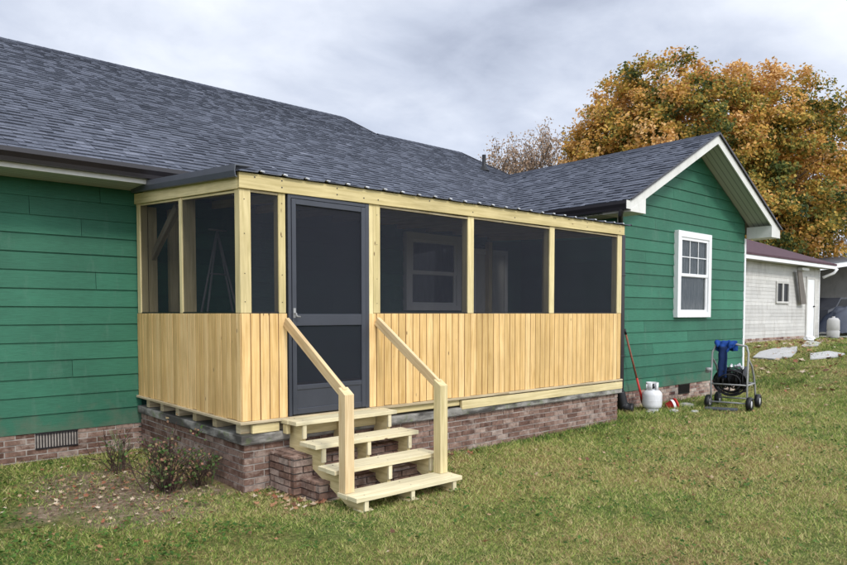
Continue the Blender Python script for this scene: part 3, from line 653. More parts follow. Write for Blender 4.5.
# shovel
sh=thing('shovel','long shovel with red lower shaft leaning on the green wall beside the downspout','shovel',(9.93,5.82,0))
p0=V(9.665,6.045,1.35); p1=V(9.93,5.83,.06); 
mb=MB(); mb.tube([p0.lerp(p1,.07),p0.lerp(p1,.62)],.016,10); mb.build('handle',M['shaft'],sh); mb=MB(); mb.tube([p0,p0.lerp(p1,.07)],.019,10); mb.build('grip',M['black'],sh)
mb=MB(); mb.tube([p0.lerp(p1,.62),p0.lerp(p1,.9)],.0175,10); mb.build('lower_shaft',M['red'],sh)
mb=MB(); d=(p1-p0).normalized(); sx=V(.64,.77,0).normalized(); c0=p0.lerp(p1,.86); nn=d.cross(sx)
for i in range(6):
    for j in range(6):
        f=lambda i_,j_: c0+d*(.19*i_/6)+sx*((j_/6-.5)*(.16+.03*math.sin(i_/6*PI))*(1-.45*(i_/6)**3))+nn*(.02*(1-(j_/3-1)**2))
        mb.face([f(i,j),f(i,j+1),f(i+1,j+1),f(i+1,j)],None,.5,smooth=True)
bl=mb.build('blade',M['stem'],sh); weld(bl); sd=bl.modifiers.new('t','SOLIDIFY'); sd.thickness=.004
# rocks, red pot
def blob(name,c,r,mat,seed,label,cat,flat=.6,group=None):
    mb=MB(); n=14; mm=9
    P=[[None]*n for _ in range(mm)]
    for i in range(mm):
        for j in range(n):
            a=PI*i/(mm-1); b_=2*PI*j/n; d=V(math.sin(a)*math.cos(b_),math.sin(a)*math.sin(b_),math.cos(a)); q=r*(1+.45*noise.noise(d*1.6+V(seed*3.1,0,0)))
            P[i][j]=Vector(c)+V(d.x*q,d.y*q,d.z*q*flat)
    for i in range(mm-1):
        for j in range(n): mb.face([P[i][j],P[i+1][j],P[i+1][(j+1)%n],P[i][(j+1)%n]],None,.5)
    return tag(mb.build(name,mat),label,cat,'loose stones on the ground')
blob('rock',(9.78,5.62,.02),.07,M['stone'],1,'pale fist-sized stone on the grass at the left foot of the propane tank','rock')
blob('rock',(10.14,5.43,.02),.075,M['pale'],2,'pale stone on the grass at the right foot of the propane tank','rock')
blob('rock',(10.95,5.62,.02),.14,M['stone'],4,'flat grey stone near the left wheels of the hose cart','rock',.35)
blob('rock',(10.42,5.22,.015),.06,M['pale'],9,'small tan stone on the grass in front of the red pot','rock',.5)
rp=thing('red_pot','small red plastic pot tipped over on the grass against the brick foundation','pot',(10.42,5.62,0))
RM=Matrix.Translation((10.42,5.62,.085))@Matrix.Rotation(math.radians(70),4,'Y')@Matrix.Rotation(.6,4,'X')
mb=MB(); mb.lathe([(0,-.09),(.06,-.09),(.085,.06),(.095,.06),(.095,.085),(.08,.085),(.058,-.07),(0,-.07)],RM,18); mb.build('body',M['red'],rp)
mb=MB(); mb.lathe([(.0855,.0),(.088,.02),(.0855,.04)],RM,18); mb.build('label_band',M['whitewin'],rp)
# ------------------------------------------------------------------ hose reel cart
ct=thing('hose_reel_cart','grey tubular garden hose reel cart on four black wheels at the wing corner','hose cart',(11.5,5.05,0))
e1v=V(.985,.17,0); e2v=V(.2,-.98,0); o0=V(11.12,5.29,0)
def CP(a,b_,z): return o0+e1v*a+e2v*b_+V(0,0,z)
W_=.56
mb=MB()
for s_ in (0,W_):
    mb.tube([CP(0,s_,.09),CP(0,s_,.5),CP(.02,s_,.72),CP(.05,s_,.95),CP(.09,s_+(.04 if s_==0 else -.04),1.06)],.016,8)
    mb.tube([CP(.05,s_,.85),CP(.28,s_,.72),CP(.42,s_,.55),CP(.52,s_,.36),CP(.56,s_,.12)],.016,8)
    mb.tube([CP(0,s_,.42),CP(.5,s_,.42)],.014,8)
mb.tube([CP(.09,.04,1.06),CP(.11,.28,1.10),CP(.09,W_-.04,1.06)],.017,8)
for a,z in ((0,.42),(0,.12),(.5,.42),(.55,.14)): mb.tube([CP(a,-.03 if z<.2 else 0,z),CP(a,W_+.03 if z<.2 else W_,z)],.013,8)
mb.build('frame',M['steel'],ct)
wp=None
for a,s_ in ((0,-.04),(.57,-.04),(0,W_+.04),(.57,W_+.04)):
    ax3=e2v.normalized(); ux=e1v.normalized(); Mx=Matrix(((ux.x,0,ax3.x,0),(ux.y,0,ax3.y,0),(0,1,0,0),(0,0,0,1))); Mx.translation=CP(a,s_,.115)
    mb=MB(); mb.lathe([(.055,-.03),(.09,-.042),(.112,-.03),(.118,0),(.112,.03),(.09,.042),(.055,.03)],Mx,22); wl=mb.build('wheel',M['black'],ct)
    mb=MB(); mb.lathe([(0,-.02),(.055,-.031),(.058,-.0),(.055,.031),(0,.02)],Mx,16); mb.build('hub',M['white_tank'],wl)
Mx=Mx.copy(); Mx.translation=CP(.25,W_/2,.5)
mb=MB(); mb.lathe([(.0,-.2),(.22,-.2),(.22,-.19),(.10,-.185),(.10,.185),(.22,.19),(.22,.2),(0,.2)],Mx,26); mb.build('drum',M['black'],ct)
mb=MB(); pts=[]
for i in range(240):
    a=i/14*2*PI; z=.15*math.sin(i/240*PI*5); r_=.125+.045*(i/240)+.008*math.sin(i*1.7); pts.append(Mx@V(r_*math.cos(a),r_*math.sin(a),z))
mb.tube(pts,.013,6); mb.tube([Mx@V(.24*math.cos(a/10),.24*math.sin(a/10)-.03,-.1) for a in range(30,64)]+[CP(.0,.1,.25)],.012,6); 
fx=e2v.normalized(); 
for k in range(7):
    q=CP(.02+.03*k,W_*.5+random.uniform(-.03,.03),.46+random.uniform(-.02,.02)); rr_=.20+random.uniform(-.03,.05)
    mb.tube([q+fx*rr_*math.cos(a)+V(0,0,1)*rr_*.85*math.sin(a)+e1v*.03*math.sin(a*2+k) for a in [i_/20*6.3 for i_ in range(21)]],.012,6)
mb.build('hose',M['black'],ct)
mb=MB()
for i in range(9): q=CP(.1+random.random()*.3,.1+random.random()*.35,.66+random.random()*.07); mb.tube([q,q+V(random.uniform(-.05,.05),random.uniform(-.05,.05),.03)],.02,8)
mb.parts('hose_fitting',M['galv'],ct)
mb=MB(); mb.tube([CP(-.02,-.02,.62),CP(-.02,-.09,.62)],.02,8); mb.lathe([(0,-.03),(.05,-.03),(.05,.03),(0,.03)],Matrix.Translation(CP(-.02,-.04,.66)),12); mb.build('crank',M['steel'],ct)
# cloth
mb=MB(); n=26; m_=22
def cf(i,j):
    u=i/n; v=j/m_; s_=u*.34+.03; l_=(v-.42)*.54
    hang=-abs(l_)*(1) + .02; fx=.10+(.05 if l_<0 else -.05)*(1-math.exp(-abs(l_)*18)); w=.03*noise.noise(V(u*5,v*4,3))+.02*math.sin(u*17+v*3)
    tri=1-.55*max(0,v-.5)*2*abs(u-.5)*2
    return CP(fx-w*1.2-.02*math.sin(u*9), s_+.03*noise.noise(V(v*5,u*3,1))+ (0.5-u)*.25*max(0,v-.4), 1.125+.02*noise.noise(V(u*6,0,0))+hang*tri*(.75+.4*noise.noise(V(u*3.3,7,0))))
for i in range(n):
    for j in range(m_): mb.face([cf(i,j),cf(i+1,j),cf(i+1,j+1),cf(i,j+1)],None,.5,smooth=True)
cl=mb.build('cloth',M['blue']); weld(cl); sd=cl.modifiers.new('t','SOLIDIFY'); sd.thickness=.012; tag(cl,'crumpled bright blue cloth draped over the hose cart handle','cloth')
mb=MB()
def cf2(i,j): u=i/8; v=j/16; return CP(.03-.02*math.sin(u*6+v*2)-.02*math.sin(u*PI),.11+.13*u+.02*noise.noise(V(v*4,u,5)),1.05-.52*v)
for i in range(8):
    for j in range(16): mb.face([cf2(i,j),cf2(i+1,j),cf2(i+1,j+1),cf2(i,j+1)],None,.5,smooth=True)
c2=mb.build('cloth',M['navy']); weld(c2); sd=c2.modifiers.new('t','SOLIDIFY'); sd.thickness=.012; tag(c2,'long dark navy cloth hanging down in front of the hose cart reel','cloth')
mb=MB(); d1=(V(10.98,4.84,0)-V(10.86,5.24,0)); 
mb.beam(V(10.86,5.26,.035),V(11.02,4.80,.04),.16,.03); tag(mb.build('flat_board',M['charcoal'],None,.004),'flat dark board lying on the grass in front of the hose cart','board')
# ------------------------------------------------------------------ garage
RZ=4.55; gb=.74; ga=thing('white_garage','white vinyl-sided garage with a maroon shingle roof beyond the green wing','garage',(23,11,gb))
mb=MB(); GL,GRt,GYw=17.6,25.75,8.5; mb.box((GL,GYw,gb-.3),(GRt,14.5,3.16)); mb.prism([(GRt-.15,GYw,3.16),(GRt-.15,14.5,3.16),(GRt-.15,11.5,RZ-.12)],(.15,0,0)); mb.build('wall',M['vinyl'],ga)
mb=MB(); lap(mb,frameM((0,GYw,0),(1,0,0),(0,-1,0)),gb+.12,3.14,lambda z:GL,lambda z:GRt-.04,.11,.012,3.6,holes=[(24.5,25.35,gb,2.86),(22.0,23.05,1.9,2.62)]); lap(mb,frameM((GRt,0,0),(0,1,0),(1,0,0)),gb+.12,3.14,lambda z:GYw+.04,lambda z:14.5,.11,.012); mb.build('lap_siding',M['vinyl'],ga)
mb=MB(); mb.box((GRt-.04,GYw-.02,gb),(GRt+.02,GYw-.001,3.14)); mb.box((GRt+.001,GYw,gb),(GRt+.02,GYw+.05,3.14)); mb.box((GL-.4,GYw-.40,3.13),(GRt+.38,GYw-.37,3.29)); mb.build('fascia',M['whitewin'],ga)
mb=MB(); mb.box((GL-.4,GYw-.368,3.145),(GRt+.38,GYw-.013,3.165)); mb.build('soffit',M['soffit'],ga)
mb=MB(); bricks(mb,frameM((0,GYw-.006,0),(1,0,0),(0,-1,0)),GL,24.45,gb-.25,gb+.12,.25,.09,.012); mb.build('foundation',M['brickpale'],ga)
mb=MB(); r0,r1=(GL-.45,GRt+.4); sg=.17
apx=(22.0,11.5,3.30+3.4*.22)
def hp(x,y): return (x,y,3.30)
c1,c2_,c3,c4=hp(r0,GYw-.42),hp(r1,GYw-.42),hp(r1,14.9),hp(r0,14.9); q1=(r0,11.5,RZ); q2=(r1,11.5,RZ)
mb.prism([c1,(c1[0],c1[1],3.24),(r0,11.5,RZ-.06),(r0,14.9,3.24),c4,q1],(r1-r0,0,0)); mb.build('roof',M['maroonroof'],ga)
mb=MB(); x0_,x1_,z0_,z1_=22.03,23.02,1.92,2.60
mb.box((x0_,GYw-.05,z0_),(x0_+.06,GYw-.001,z1_)); mb.box((x1_-.06,GYw-.05,z0_),(x1_,GYw-.001,z1_)); mb.box((x0_+.06,GYw-.05,z1_-.06),(x1_-.06,GYw-.001,z1_)); mb.box((x0_+.06,GYw-.05,z0_),(x1_-.06,GYw-.001,z0_+.06)); mb.box((22.47,GYw-.05,z0_+.06),(22.57,GYw-.001,z1_-.06)); gw=mb.build('window',M['vinyl'],ga)
mb=MB(); mb.box((x0_+.06,GYw-.015,z0_+.06),(x1_-.06,GYw-.012,z1_-.06)); mb.build('pane',M['black'],gw)
mb=MB(); mb.box((24.52,GYw-.04,gb+.02),(24.62,GYw-.001,2.84)); mb.box((25.24,GYw-.04,gb+.02),(25.34,GYw-.001,2.84)); mb.box((24.62,GYw-.04,2.76),(25.24,GYw-.001,2.84)); gd=mb.build('door',M['vinyl'],ga)
mb=MB(); mb.box((24.63,GYw-.028,gb+.03),(25.23,GYw-.003,2.75)); mb.build('leaf',M['whitewin'],gd); mb=MB(); mb.lathe([(0,-.03),(.03,-.03),(.035,0),(0,.02)],Matrix.Translation((25.17,GYw-.05,1.85)),10); mb.build('knob',M['black'],gd)
mb=MB(); mb.box((23.75,GYw-.16,3.02),(24.35,GYw-.02,3.10)); mb.build('light_fixture',M['whitewin'],ga)
mb=MB(); mb.tube([(GRt+.33,GYw-.45,3.15),(GRt+.33,GYw-.35,3.0),(GRt+.08,GYw-.1,2.85)],.05,8); mb.build('downspout',M['whitewin'],ga)
mb=MB(); mb.prism([(23.34,GYw-.17,2.98),(23.68,GYw-.17,2.99),(24.22,GYw-.15,1.91),(23.74,GYw-.15,1.90)],(0,.03,0)); tag(mb.build('hanging_panel',M['panel']),'grey-brown panel hanging aslant under the light beside the white garage door','panel')
# slabs by garage
def slab(pts,z,label):
    mb=MB(); mb.prism([(x,y,gz(x,y)+z-.02) for x,y in pts],(0,0,.03)); tag(mb.build('concrete_slab',M['pale'],None,.006),label,'slab','pale concrete slabs by the garage')
slab([(17.6,7.3),(18.3,7.42),(18.9,7.3),(19.4,6.9),(18.6,6.62),(17.9,6.5),(17.5,6.75)],.03,'largest pale concrete slab lying in the grass in front of the garage wall')
slab([(17.7,6.0),(18.35,6.22),(18.8,5.95),(18.5,5.5),(18.1,5.55)],.025,'small pale slab in the leaf-strewn grass, nearest the right picture edge')
slab([(19.55,6.85),(22.1,7.6),(21.8,7.1),(19.7,6.5)],.03,'narrow pale path slab leading to the garage door')
blob('rock',(22.3,7.6,gb+.1),.16,M['whitewin'],6,'white lump at the end of the path slab below the garage door','rock',.6)
bn=thing('white_barrel','dingy white plastic barrel standing at the right corner of the garage','barrel',(25.95,8.15,gb))
mb=MB(); mb.lathe([(0,.0),(.17,.0),(.19,.05),(.2,.25),(.18,.28),(.2,.31),(.19,.62),(.14,.70),(0,.72)],Matrix.Translation((25.98,8.1,gb)),20); mb.build('body',M['pale'],bn); mb=MB(); mb.lathe([(.0,.76),(.05,.76),(.05,.70)],Matrix.Translation((25.98,8.1,gb)),12); mb.build('cap',M['pale'],bn)
# carport and things under it
cp=thing('carport','low pale-roofed carport with white eave to the right behind the garage','carport',(34,11,.9))
mb=MB(); cz=.85; yF=9.8
mb.prism([(28.5,yF,3.42),(41,yF,4.6),(41,yF,4.42),(28.5,yF,3.2)],(0,.06,0)); mb.build('fascia',M['whitewin'],cp)
mb=MB(); mb.prism([(28.4,yF-.05,3.46),(41,yF-.05,4.66),(41,yF-.05,4.61),(28.4,yF-.05,3.43)],(0,7,0)); mb.build('roof',M['charcoal'],cp)
for x,y in ((34.0,yF+.1),(36.5,yF+.1),(29.2,16.5),(36,16.5)): 
    mb=MB(); mb.box((x,y,.6),(x+.12,y+.12,3.4+(x-28.5)*.09)); mb.build('post',M['whitewin'],cp)
mb=MB(); mb.box((28.6,16.4,.6),(41,16.5,4.5)); mb.box((40.9,9.9,.6),(41,16.4,4.5)); mb.build('back_wall',M['vinyl'],cp)
# car under it
cr=thing('parked_car','dark car parked in the shade under the carport','car',(36.5,11.5,.9))
mb=MB(); prof=[(34.2,1.2),(34.2,1.75),(35.2,1.9),(35.9,2.35),(37.3,2.38),(38.0,1.95),(38.6,1.85),(38.6,1.2)]
mb.prism([(x,10.9,z) for x,z in prof],(0,1.7,0)); mb.build('body',M['charcoal'],cr,.06)
mb=MB(); mb.prism([(35.45,10.885,1.92),(35.98,10.885,2.28),(37.22,10.885,2.3),(37.75,10.885,1.93)],(0,.02,0)); mb.build('window',M['black'],cr)
for x in (35.0,37.8):
    mb=MB(); mb.lathe([(0,-.1),(.3,-.1),(.33,0),(.3,.1),(0,.1)],Matrix.Translation((x,10.92,1.18))@Matrix.Rotation(PI/2,4,'X'),18); mb.build('wheel',M['black'],cr)
mb=MB(); n=22
def tf(i,j):
    u=i/n; v=j/10; x=28.0+6*u; y=8.3+1.3*v; h=.35+.95*(math.sin(PI*min(1,u*1.5))**.6 if u<.67 else .65)*(1-abs(2*v-1)**3)
    return V(x+.1*noise.noise(V(u*7,v*5,0)),y,gz(x,y)+h*(1+.15*noise.noise(V(u*9,v*6,2))) -.2)
for i in range(n):
    for j in range(10): mb.face([tf(i,j),tf(i+1,j),tf(i+1,j+1),tf(i,j+1)],None,.5,smooth=True)
tp=mb.build('tarp_pile',M['tarp']); weld(tp); tag(tp,'dark blue tarp spread over a heap in front of the carport','tarp')
# ------------------------------------------------------------------ trees
def limb(mb,p,d,ln,r,depth,tips,spread=.55,grav=.0,nseg=4,minr=.006,kids=(2,3),segs=6):
    pts=[p]; rr=[r]; q=Vector(p); dd=Vector(d).normalized()
    for i in range(nseg):
        dd=(dd+V(random.gauss(0,.10),random.gauss(0,.10),random.gauss(0,.06)+grav)).normalized(); q=q+dd*ln/nseg; pts.append(q.copy()); rr.append(max(minr,r*(1-.4*(i+1)/nseg)))
    mb.tube(pts,rr,max(3,min(segs,int(3+r*40))),cap=False)
    if depth<=0: tips.append((q,dd)); return
    tips.append((pts[len(pts)//2+1],dd)) if depth<=2 else None
    for k in range(random.randint(*kids)):
        o=V(random.gauss(0,1),random.gauss(0,1),random.gauss(0,.6)).normalized(); nd=(dd+o*spread*random.uniform(.7,1.3)).normalized()
        st_=pts[random.randint(max(1,nseg-2),nseg)]
        limb(mb,st_,nd,ln*random.uniform(.62,.82),rr[-1]*random.uniform(.6,.8),depth-1,tips,spread,grav,max(2,nseg-1),minr,kids,segs)
def leafquad(mb,p,s_,r,nrm=None):
    n_=nrm or V(random.gauss(0,1),random.gauss(0,1),random.gauss(0,1)).normalized(); a=n_.orthogonal().normalized(); b_=n_.cross(a); th=random.random()*6.28; a,b_=a*math.cos(th)+b_*math.sin(th),b_*math.cos(th)-a*math.sin(th)
    mb.face([p-a*s_*.5,p-b_*s_*.38+n_*s_*.1,p+a*s_*.5,p+b_*s_*.38+n_*s_*.1],None,r)
# big maple
mp=thing('maple_tree','huge rounded maple in orange, rust and green autumn leaf towering behind the wing and garage','tree',(37.5,18,.9))
random.seed(21)
RV=V(.751,-.66,0); ELL=[((*(V(37.5,18.4,0)+RV*s_)[:2],z_),(rh,rh*.95,rz)) for s_,z_,rh,rz in ((-2.2,9.9,6.1,6.0),(3.5,9.7,4.9,6.0),(.6,6.0,7.6,3.6),(-5.0,9.0,3.5,4.3),(5.6,9.2,2.9,4.4),(.8,10.2,4.8,5.2),(-3.6,11.2,3.4,3.4))]
mb=MB(); tips=[]
tr_=[V(38,18,.6),V(38.1,18,2.0),V(37.9,18.1,3.6)]; mb.tube(tr_,[.55,.42,.38],14); mb.build('trunk',M['bark'],mp)
mb=MB()
for k in range(9):
    a=k/9*6.28; limb(mb,V(37.9,18.1,3.3),V(math.cos(a)*.75,math.sin(a)*.75,.8 if k%3 else 1.4),3.3,.2,4,tips,.55,.02,4,.02)
mb.build('branches',M['bark'],mp)
mb=MB(); cl_=[]
for (c,rad) in ELL:
    vol=rad[0]*rad[1]*rad[2]
    for k in range(int(120+vol*2.6)):
        d=V(random.gauss(0,1),random.gauss(0,1),random.gauss(0,1)).normalized(); f=random.random()**.2*.98
        f*=1+.10*noise.noise(d*2.6+Vector(c))
        cl_.append((Vector(c)+V(d.x*rad[0],d.y*rad[1],d.z*rad[2])*f,d))
for p,d in cl_:
    big=noise.noise(p*.28)+.5*noise.noise(p*.75); hh=(p.z-8)/9
    base=.56+.52*big+.18*hh+random.gauss(0,.15)
    cs=random.uniform(.32,.62); dn_=.62+.38*(noise.noise(p*.6+V(9,9,9))>-.28)
    for k in range(int(84*dn_)):
        q=p+V(*(max(-1.5,min(1.5,random.gauss(0,1)))*cs*e_ for e_ in (.58,.58,.42))); 
        leafquad(mb,q,random.uniform(.12,.24),max(0,min(1,base+random.gauss(0,.15))),(V(random.gauss(0,.6),random.gauss(0,.6),random.gauss(0,.5))+d*.6+V(0,0,.4)).normalized())
mb.build('crown',M['maple'],mp)
def bare(x,y,h,label,seed,leafy=1.0,thin=1.0,mat='sparse',grp='sparse trees beyond the roof'):
    random.seed(seed); b0=gz(x,y)-.1; tr=thing('sparse_tree',label,'tree',(x,y,b0),grp); mb=MB(); tips=[]
    mb.tube([(x,y,b0),(x+.1,y,b0+h*.2),(x,y+.1,b0+h*.4)],[.2*thin,.15*thin,.12*thin],8,cap=False); mb.build('trunk',M['bark'],tr)
    mb=MB()
    for k in range(8): a=k*.8+random.random(); limb(mb,V(x,y+.1,b0+h*(.22+.03*k)),V(math.cos(a)*.34,math.sin(a)*.34,1.1),h*.25,.085*thin,4,tips,.42,.05,4,.013)
    # scale so that the crown reaches the wanted height
    top=max(v[2] for v in mb.v); sc=(h+b0)/top
    fn=lambda p: V(x+(p.x-x)*(.5+.5*sc),y+(p.y-y)*(.5+.5*sc),b0+(p.z-b0)*(h/(top-b0))); mb.build('branches',M['bark'],tr,fn=fn)
    lb=MB()
    for p,d in tips:
        p=fn(p)
        for k in range(int(random.uniform(2,8)*leafy)): leafquad(lb,p+V(random.gauss(0,.2),random.gauss(0,.2),random.gauss(0,.22)),random.uniform(.10,.2),random.random())
    if leafy>0: lb.build('crown',M[mat],tr)
bare(33.6,30.2,13.0,'slim nearly bare brownish tree just right of the roof vent pipe',3,1.6)
bare(34.9,29.2,12.6,'short sparse brown tree between its two taller neighbours over the roof ridge',5,1.6)
bare(36.4,29.4,14.4,'tallest of the sparse brown-leaved trees showing over the wing roof ridge',8,1.8)
bare(37.2,27.8,13.4,'sparse brown tree touching the left side of the big maple crown',11,1.5)
bare(44.5,11.6,8.5,'bare grey tree behind the carport at the right picture edge',15,.3)
bare(47.5,13.6,7.5,'bare twiggy tree below the maple beyond the garage roof',17,.3)
mb=MB(); random.seed(5)
for k in range(5200):
    x=random.uniform(46,80); y=random.uniform(4,44)+0; p=V(x,y,gz(x,y)+random.random()**1.4*4.2*(.7+.5*noise.noise(V(x*.2,y*.2,0))))
    for q in range(5): leafquad(mb,p+V(random.gauss(0,.6),random.gauss(0,.6),random.gauss(0,.4)),random.uniform(.25,.5),random.uniform(0,.5))
tag(mb.build('far_thicket',M['maple']),'low far-off thicket of dull green and brown bushes behind the carport','thicket',kind='stuff')
# ------------------------------------------------------------------ shrubs
def shrub(x,y,h,ns,w,seed,label,leafy=1.0,lean=(0,0)):
    random.seed(seed); b0=gz(x,y)-.02; t_=thing('leafless_shrub',label,'shrub',(x,y,b0),'bare shrubs in the bed beside the porch'); st_=MB(); gs=MB(); lf=MB(); tips=[]
    for k in range(ns):
        a=random.random()*6.28; s_=MB() ; tgt=gs if random.random()<.07 else st_
        d=V(math.cos(a)*w*random.random()+lean[0],math.sin(a)*w*random.random()+lean[1],1); tp=[]
        limb(tgt,V(x+random.gauss(0,.05),y+random.gauss(0,.05),b0),d,h*random.uniform(.45,.7),random.uniform(.005,.009),2,tp,.45,.0,4,.0028,(1,3),5); tips+=tp
    for p,d in tips:
        for k in range(int(random.uniform(0,5)*leafy)): leafquad(lf,p+V(random.gauss(0,.03),random.gauss(0,.03),random.gauss(0,.04)),random.uniform(.018,.042),random.random())
    st_.build('stems',M['stem'],t_); 
    if gs.f: gs.build('green_stems',M['greenstem'],t_)
    if lf.f: lf.build('leaves',M['shrub'],t_)
shrub(2.14,7.08,.38,18,.75,31,'upright bare shrub against the brick wall beside the foundation vent',.35)
shrub(2.22,6.02,.42,44,.95,37,'broad tangled shrub with reddish stems in front of the porch side foundation',.9)
shrub(2.50,5.98,.28,16,.8,41,'low shrub with small green leaves near the front porch corner',1.0)
# ------------------------------------------------------------------ lawn
rs=np.random.RandomState(4)
def inhouse(x,y):
    return ((y>YW-.03)&(x<GX0))|((x>X0-.0)&(x<X1+.1)&(y>Y0+.02))|((x>GX0-.02)&(x<GX1+.02)&(y>GY-.01))|((x>17.5)&(y>8.45)&(x<25.8))|((x>3.0)&(x<4.3)&(y>4.85)&(y<5.6))
def blades(n,hmin,hmax,wmul,dmax,pexp):
    th=rs.uniform(math.radians(8),math.radians(108),n*2); u=rs.rand(n*2); d=2.6*(dmax/2.6)**(u**pexp)
    x=d*np.cos(th); y=d*np.sin(th); ok=(~inhouse(x,y))&(x>-2.6)&(y>-.5)&(y<8.6)|((~inhouse(x,y))&(x>15)&(y<12)&(y>-3)); x=x[ok][:n]; y=y[ok][:n]; return x,y,np.hypot(x,y)
x,y,d=blades(600000,0,0,0,34,.80)
n=len(x)
nz=np.array([noise.noise(Vector((a*1.1,b*1.1,0)))+.6*noise.noise(Vector((a*4,b*4,3))) for a,b in zip(x,y)])
nz2=np.array([noise.noise(Vector((a*.45+5,b*.45,0))) for a,b in zip(x,y)])
dirt=np.sqrt(((x-1.95)*.95)**2+((y-6.35)*.68)**2)+1.0*nz*.5
keep=(dirt>.85)|(rs.rand(n)<.16+.6*np.clip(dirt,0,1)*(nz>-.15)); keep&=~((nz<-.55)&(rs.rand(n)<.5))
x,y,d,nz,nz2,dirt=[a[keep] for a in (x,y,d,nz,nz2,dirt)]; n=len(x)
z=np.array([gz(a,b) for a,b in zip(x,y)])
sc=np.clip((d/5.0),.8,4.0)**.75
tuft=np.array([noise.noise(Vector((a*13,b*13,7))) for a,b in zip(x,y)]); h=rs.uniform(.010,.027,n)*(1+.25*nz+1.1*tuft).clip(.35,2)*np.clip(sc,.9,1.9)
near=np.exp(-((np.minimum(np.abs(y-Y0),np.abs(y-GY)))/.25)**2)*(x>4.4)
h*=1+.5*near
w=rs.uniform(.003,.0062,n)*sc; an=rs.uniform(0,6.283,n); le=rs.uniform(.4,1.8,n)*h; la=rs.uniform(0,6.283,n)
co=np.zeros((n,3,3),dtype=np.float32)
co[:,0]=np.stack([x-np.cos(an)*w/2,y-np.sin(an)*w/2,z-.004],1); co[:,1]=np.stack([x+np.cos(an)*w/2,y+np.sin(an)*w/2,z-.004],1); co[:,2]=np.stack([x+np.cos(la)*le,y+np.sin(la)*le,z+h],1)
me=bpy.data.meshes.new('grass'); me.vertices.add(n*3); me.vertices.foreach_set('co',co.ravel()); me.loops.add(n*3); me.loops.foreach_set('vertex_index',np.arange(n*3,dtype=np.int32)); me.polygons.add(n)
me.polygons.foreach_set('loop_start',np.arange(0,n*3,3,dtype=np.int32)); me.polygons.foreach_set('loop_total',np.full(n,3,dtype=np.int32)); me.update(calc_edges=True)
lush=np.clip((x-9)/6,0,1)*.12+ .25*near+ .18*(x<2.6)
rv=np.clip(.55+.42*nz2+.25*nz+rs.normal(0,.27,n)+.38*tuft-lush,0,1)
a=me.attributes.new('rnd','FLOAT','FACE'); a.data.foreach_set('value',rv.astype(np.float32)); me.materials.append(M['grass'])
go=bpy.data.objects.new('grass',me); C.objects.link(go); tag(go,'short mown lawn grass, green mixed with straw colour','grass',kind='stuff')
# clover / broad weeds
mb=MB(); random.seed(77)
for k in range(4200):
    if k<2000: x=random.uniform(-.4,2.4); y=random.uniform(3.9,7.9)
    else: x=random.uniform(2.4,12); y=random.uniform(1.6,5.5)
    if inhouse(np.array(x),np.array(y)): continue
    dd=math.hypot((x-2.05)*.75,(y-6.6)*.68)
    if dd<.8 and random.random()<.75: continue
    if noise.noise(V(x*1.7,y*1.7,4))<.0: continue
    for q in range(3): leafquad(mb,V(x+random.gauss(0,.02),y+random.gauss(0,.02),gz(x,y)+random.uniform(.015,.05)),random.uniform(.018,.04),random.random(),V(random.gauss(0,.4),random.gauss(0,.4),1).normalized())
tag(mb.build('ground_cover',M['weed']),'patches of low broad-leaved weeds in the lawn by the left wall','weeds',kind='stuff')
# fallen leaves
mb=MB()
def fl(x,y,s_):
    if inhouse(np.array(x),np.array(y)): return
    z=gz(x,y)+random.uniform(.012,.035); n_=V(random.gauss(0,.35),random.gauss(0,.35),1).normalized(); a=n_.orthogonal().normalized(); b_=n_.cross(a); th=random.random()*6.28; c0=V(x,y,z); pts=[]
    for i in range(10):
        g_=th+i/10*6.283; rr=s_*(.5 if i%2 else .26)*random.uniform(.8,1.2); pts.append(c0+a*rr*math.cos(g_)+b_*rr*math.sin(g_)+n_*rr*.35*random.random())
    mb.face(pts,None,random.random())
for k in range(750): fl(random.gauss(1.95,.55),random.gauss(6.35,.75),random.uniform(.012,.055))
for k in range(240): fl(random.uniform(2.6,13),random.uniform(2.6,6),random.uniform(.025,.065))
for k in range(700): fl(random.uniform(14,26),random.uniform(2.5,8.3),random.uniform(.07,.17))
for k in range(26): fl(random.gauss(5.05,.16),random.gauss(5.38,.06),random.uniform(.07,.13))
for k in range(60): fl(random.uniform(2.7,3.1),random.uniform(4.7,5.5),random.uniform(.03,.08))
tag(mb.build('fallen_leaves',M['fallen']),'scattered dry tan and rusty leaves fallen on the lawn and soil','leaves',kind='stuff')
# ------------------------------------------------------------------ sky, light, camera
w=bpy.data.worlds.new('World'); S.world=w; w.use_nodes=True; t=w.node_tree; bg=t.nodes['Background']
SE,SA=math.radians(42),math.radians(188)   # elevation, compass direction of the sun
sky=N(t,'ShaderNodeTexSky',sky_type='NISHITA'); sky.sun_disc=False; sky.sun_elevation=SE; sky.sun_rotation=SA
tc=N(t,'ShaderNodeTexCoord'); sp=N(t,'ShaderNodeSeparateXYZ'); L(t,tc.outputs['Generated'],sp.inputs[0])
zc=N(t,'ShaderNodeMath',operation='MAXIMUM'); L(t,sp.outputs[2],zc.inputs[0]); zc.inputs[1].default_value=0; za=N(t,'ShaderNodeMath',operation='ADD'); L(t,zc.outputs[0],za.inputs[0]); za.inputs[1].default_value=.22
dvv=N(t,'ShaderNodeVectorMath',operation='DIVIDE'); cb=N(t,'ShaderNodeCombineXYZ'); 
for i in range(3): L(t,za.outputs[0],cb.inputs[i])
L(t,tc.outputs['Generated'],dvv.inputs[0]); L(t,cb.outputs[0],dvv.inputs[1])
n1=noise_(t,dvv.outputs[0],1.25,7,.5,.25)
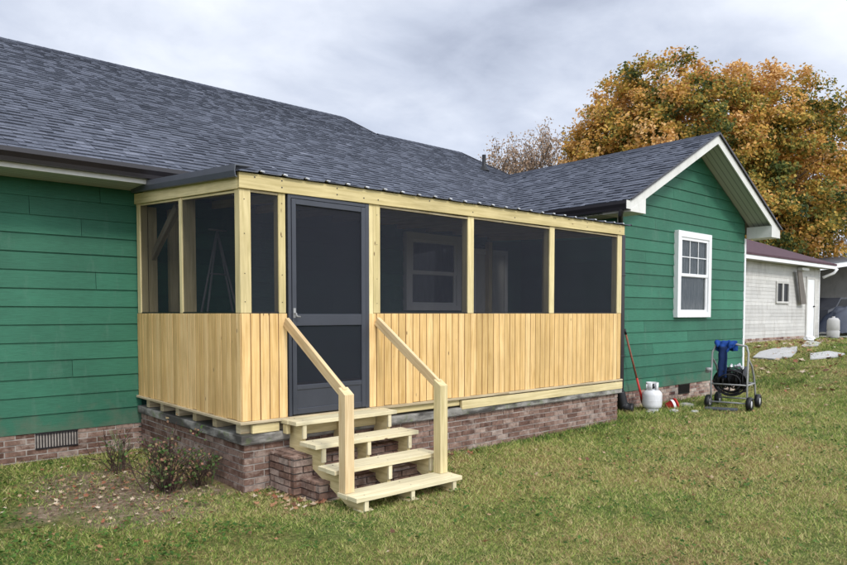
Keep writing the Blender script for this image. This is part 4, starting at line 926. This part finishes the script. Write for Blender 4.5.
n2=noise_(t,dvv.outputs[0],4.2,6,.6,.4); n3=N(t,'ShaderNodeMath',operation='MULTIPLY_ADD'); L(t,n2,n3.inputs[0]); n3.inputs[1].default_value=.22; L(t,n1,n3.inputs[2]); n4=N(t,'ShaderNodeMath',operation='SUBTRACT'); L(t,n3.outputs[0],n4.inputs[0]); n4.inputs[1].default_value=.11
cl=ramp(t,n4.outputs[0],[(.32,(3.7,4.1,5.1)),(.43,(5.0,5.45,6.5)),(.56,(6.6,7.0,7.9)),(.72,(8.4,8.7,9.3))])
hz=ramp(t,zc.outputs[0],[(.0,g(1.16)),(.3,g(1.0)),(1,g(.95))]); cl=mix(t,cl,hz,1,'MULTIPLY')
# brighter cloud where the sun stands behind it
dt=N(t,'ShaderNodeVectorMath',operation='DOT_PRODUCT'); L(t,tc.outputs['Generated'],dt.inputs[0]); sd_=V(math.sin(SA)*math.cos(SE),math.cos(SA)*math.cos(SE),math.sin(SE)); dt.inputs[1].default_value=sd_
gl=ramp(t,dt.outputs['Value'],[(.0,g(1.0)),(1,g(2.4))]); cl=mix(t,cl,gl,1,'MULTIPLY')
col=mix(t,sky.outputs[0],cl,.93); L(t,col,bg.inputs[0]); bg.inputs[1].default_value=.1
sl_=bpy.data.lights.new('sun','SUN'); sl_.energy=1.5; sl_.angle=math.radians(10); sl_.color=(1,.96,.9); so=bpy.data.objects.new('sun',sl_); C.objects.link(so)
so.rotation_euler=(-sd_).to_track_quat('-Z','Y').to_euler(); so.location=(0,-5,12)
cam=bpy.data.cameras.new('camera'); co_=bpy.data.objects.new('camera',cam); C.objects.link(co_); S.camera=co_
cam.sensor_width=36; cam.lens=36*672.8/847; cam.shift_y=(340.9-282.5)/847; cam.clip_end=3000
yaw=math.radians(48.66-90); co_.location=(0,0,1.6); co_.rotation_euler=(math.radians(90-2.33),0,yaw)
S.view_settings.view_transform='Standard'; S.view_settings.look='None'; S.view_settings.gamma=1; S.view_settings.exposure=.42; S.view_settings.use_curve_mapping=False
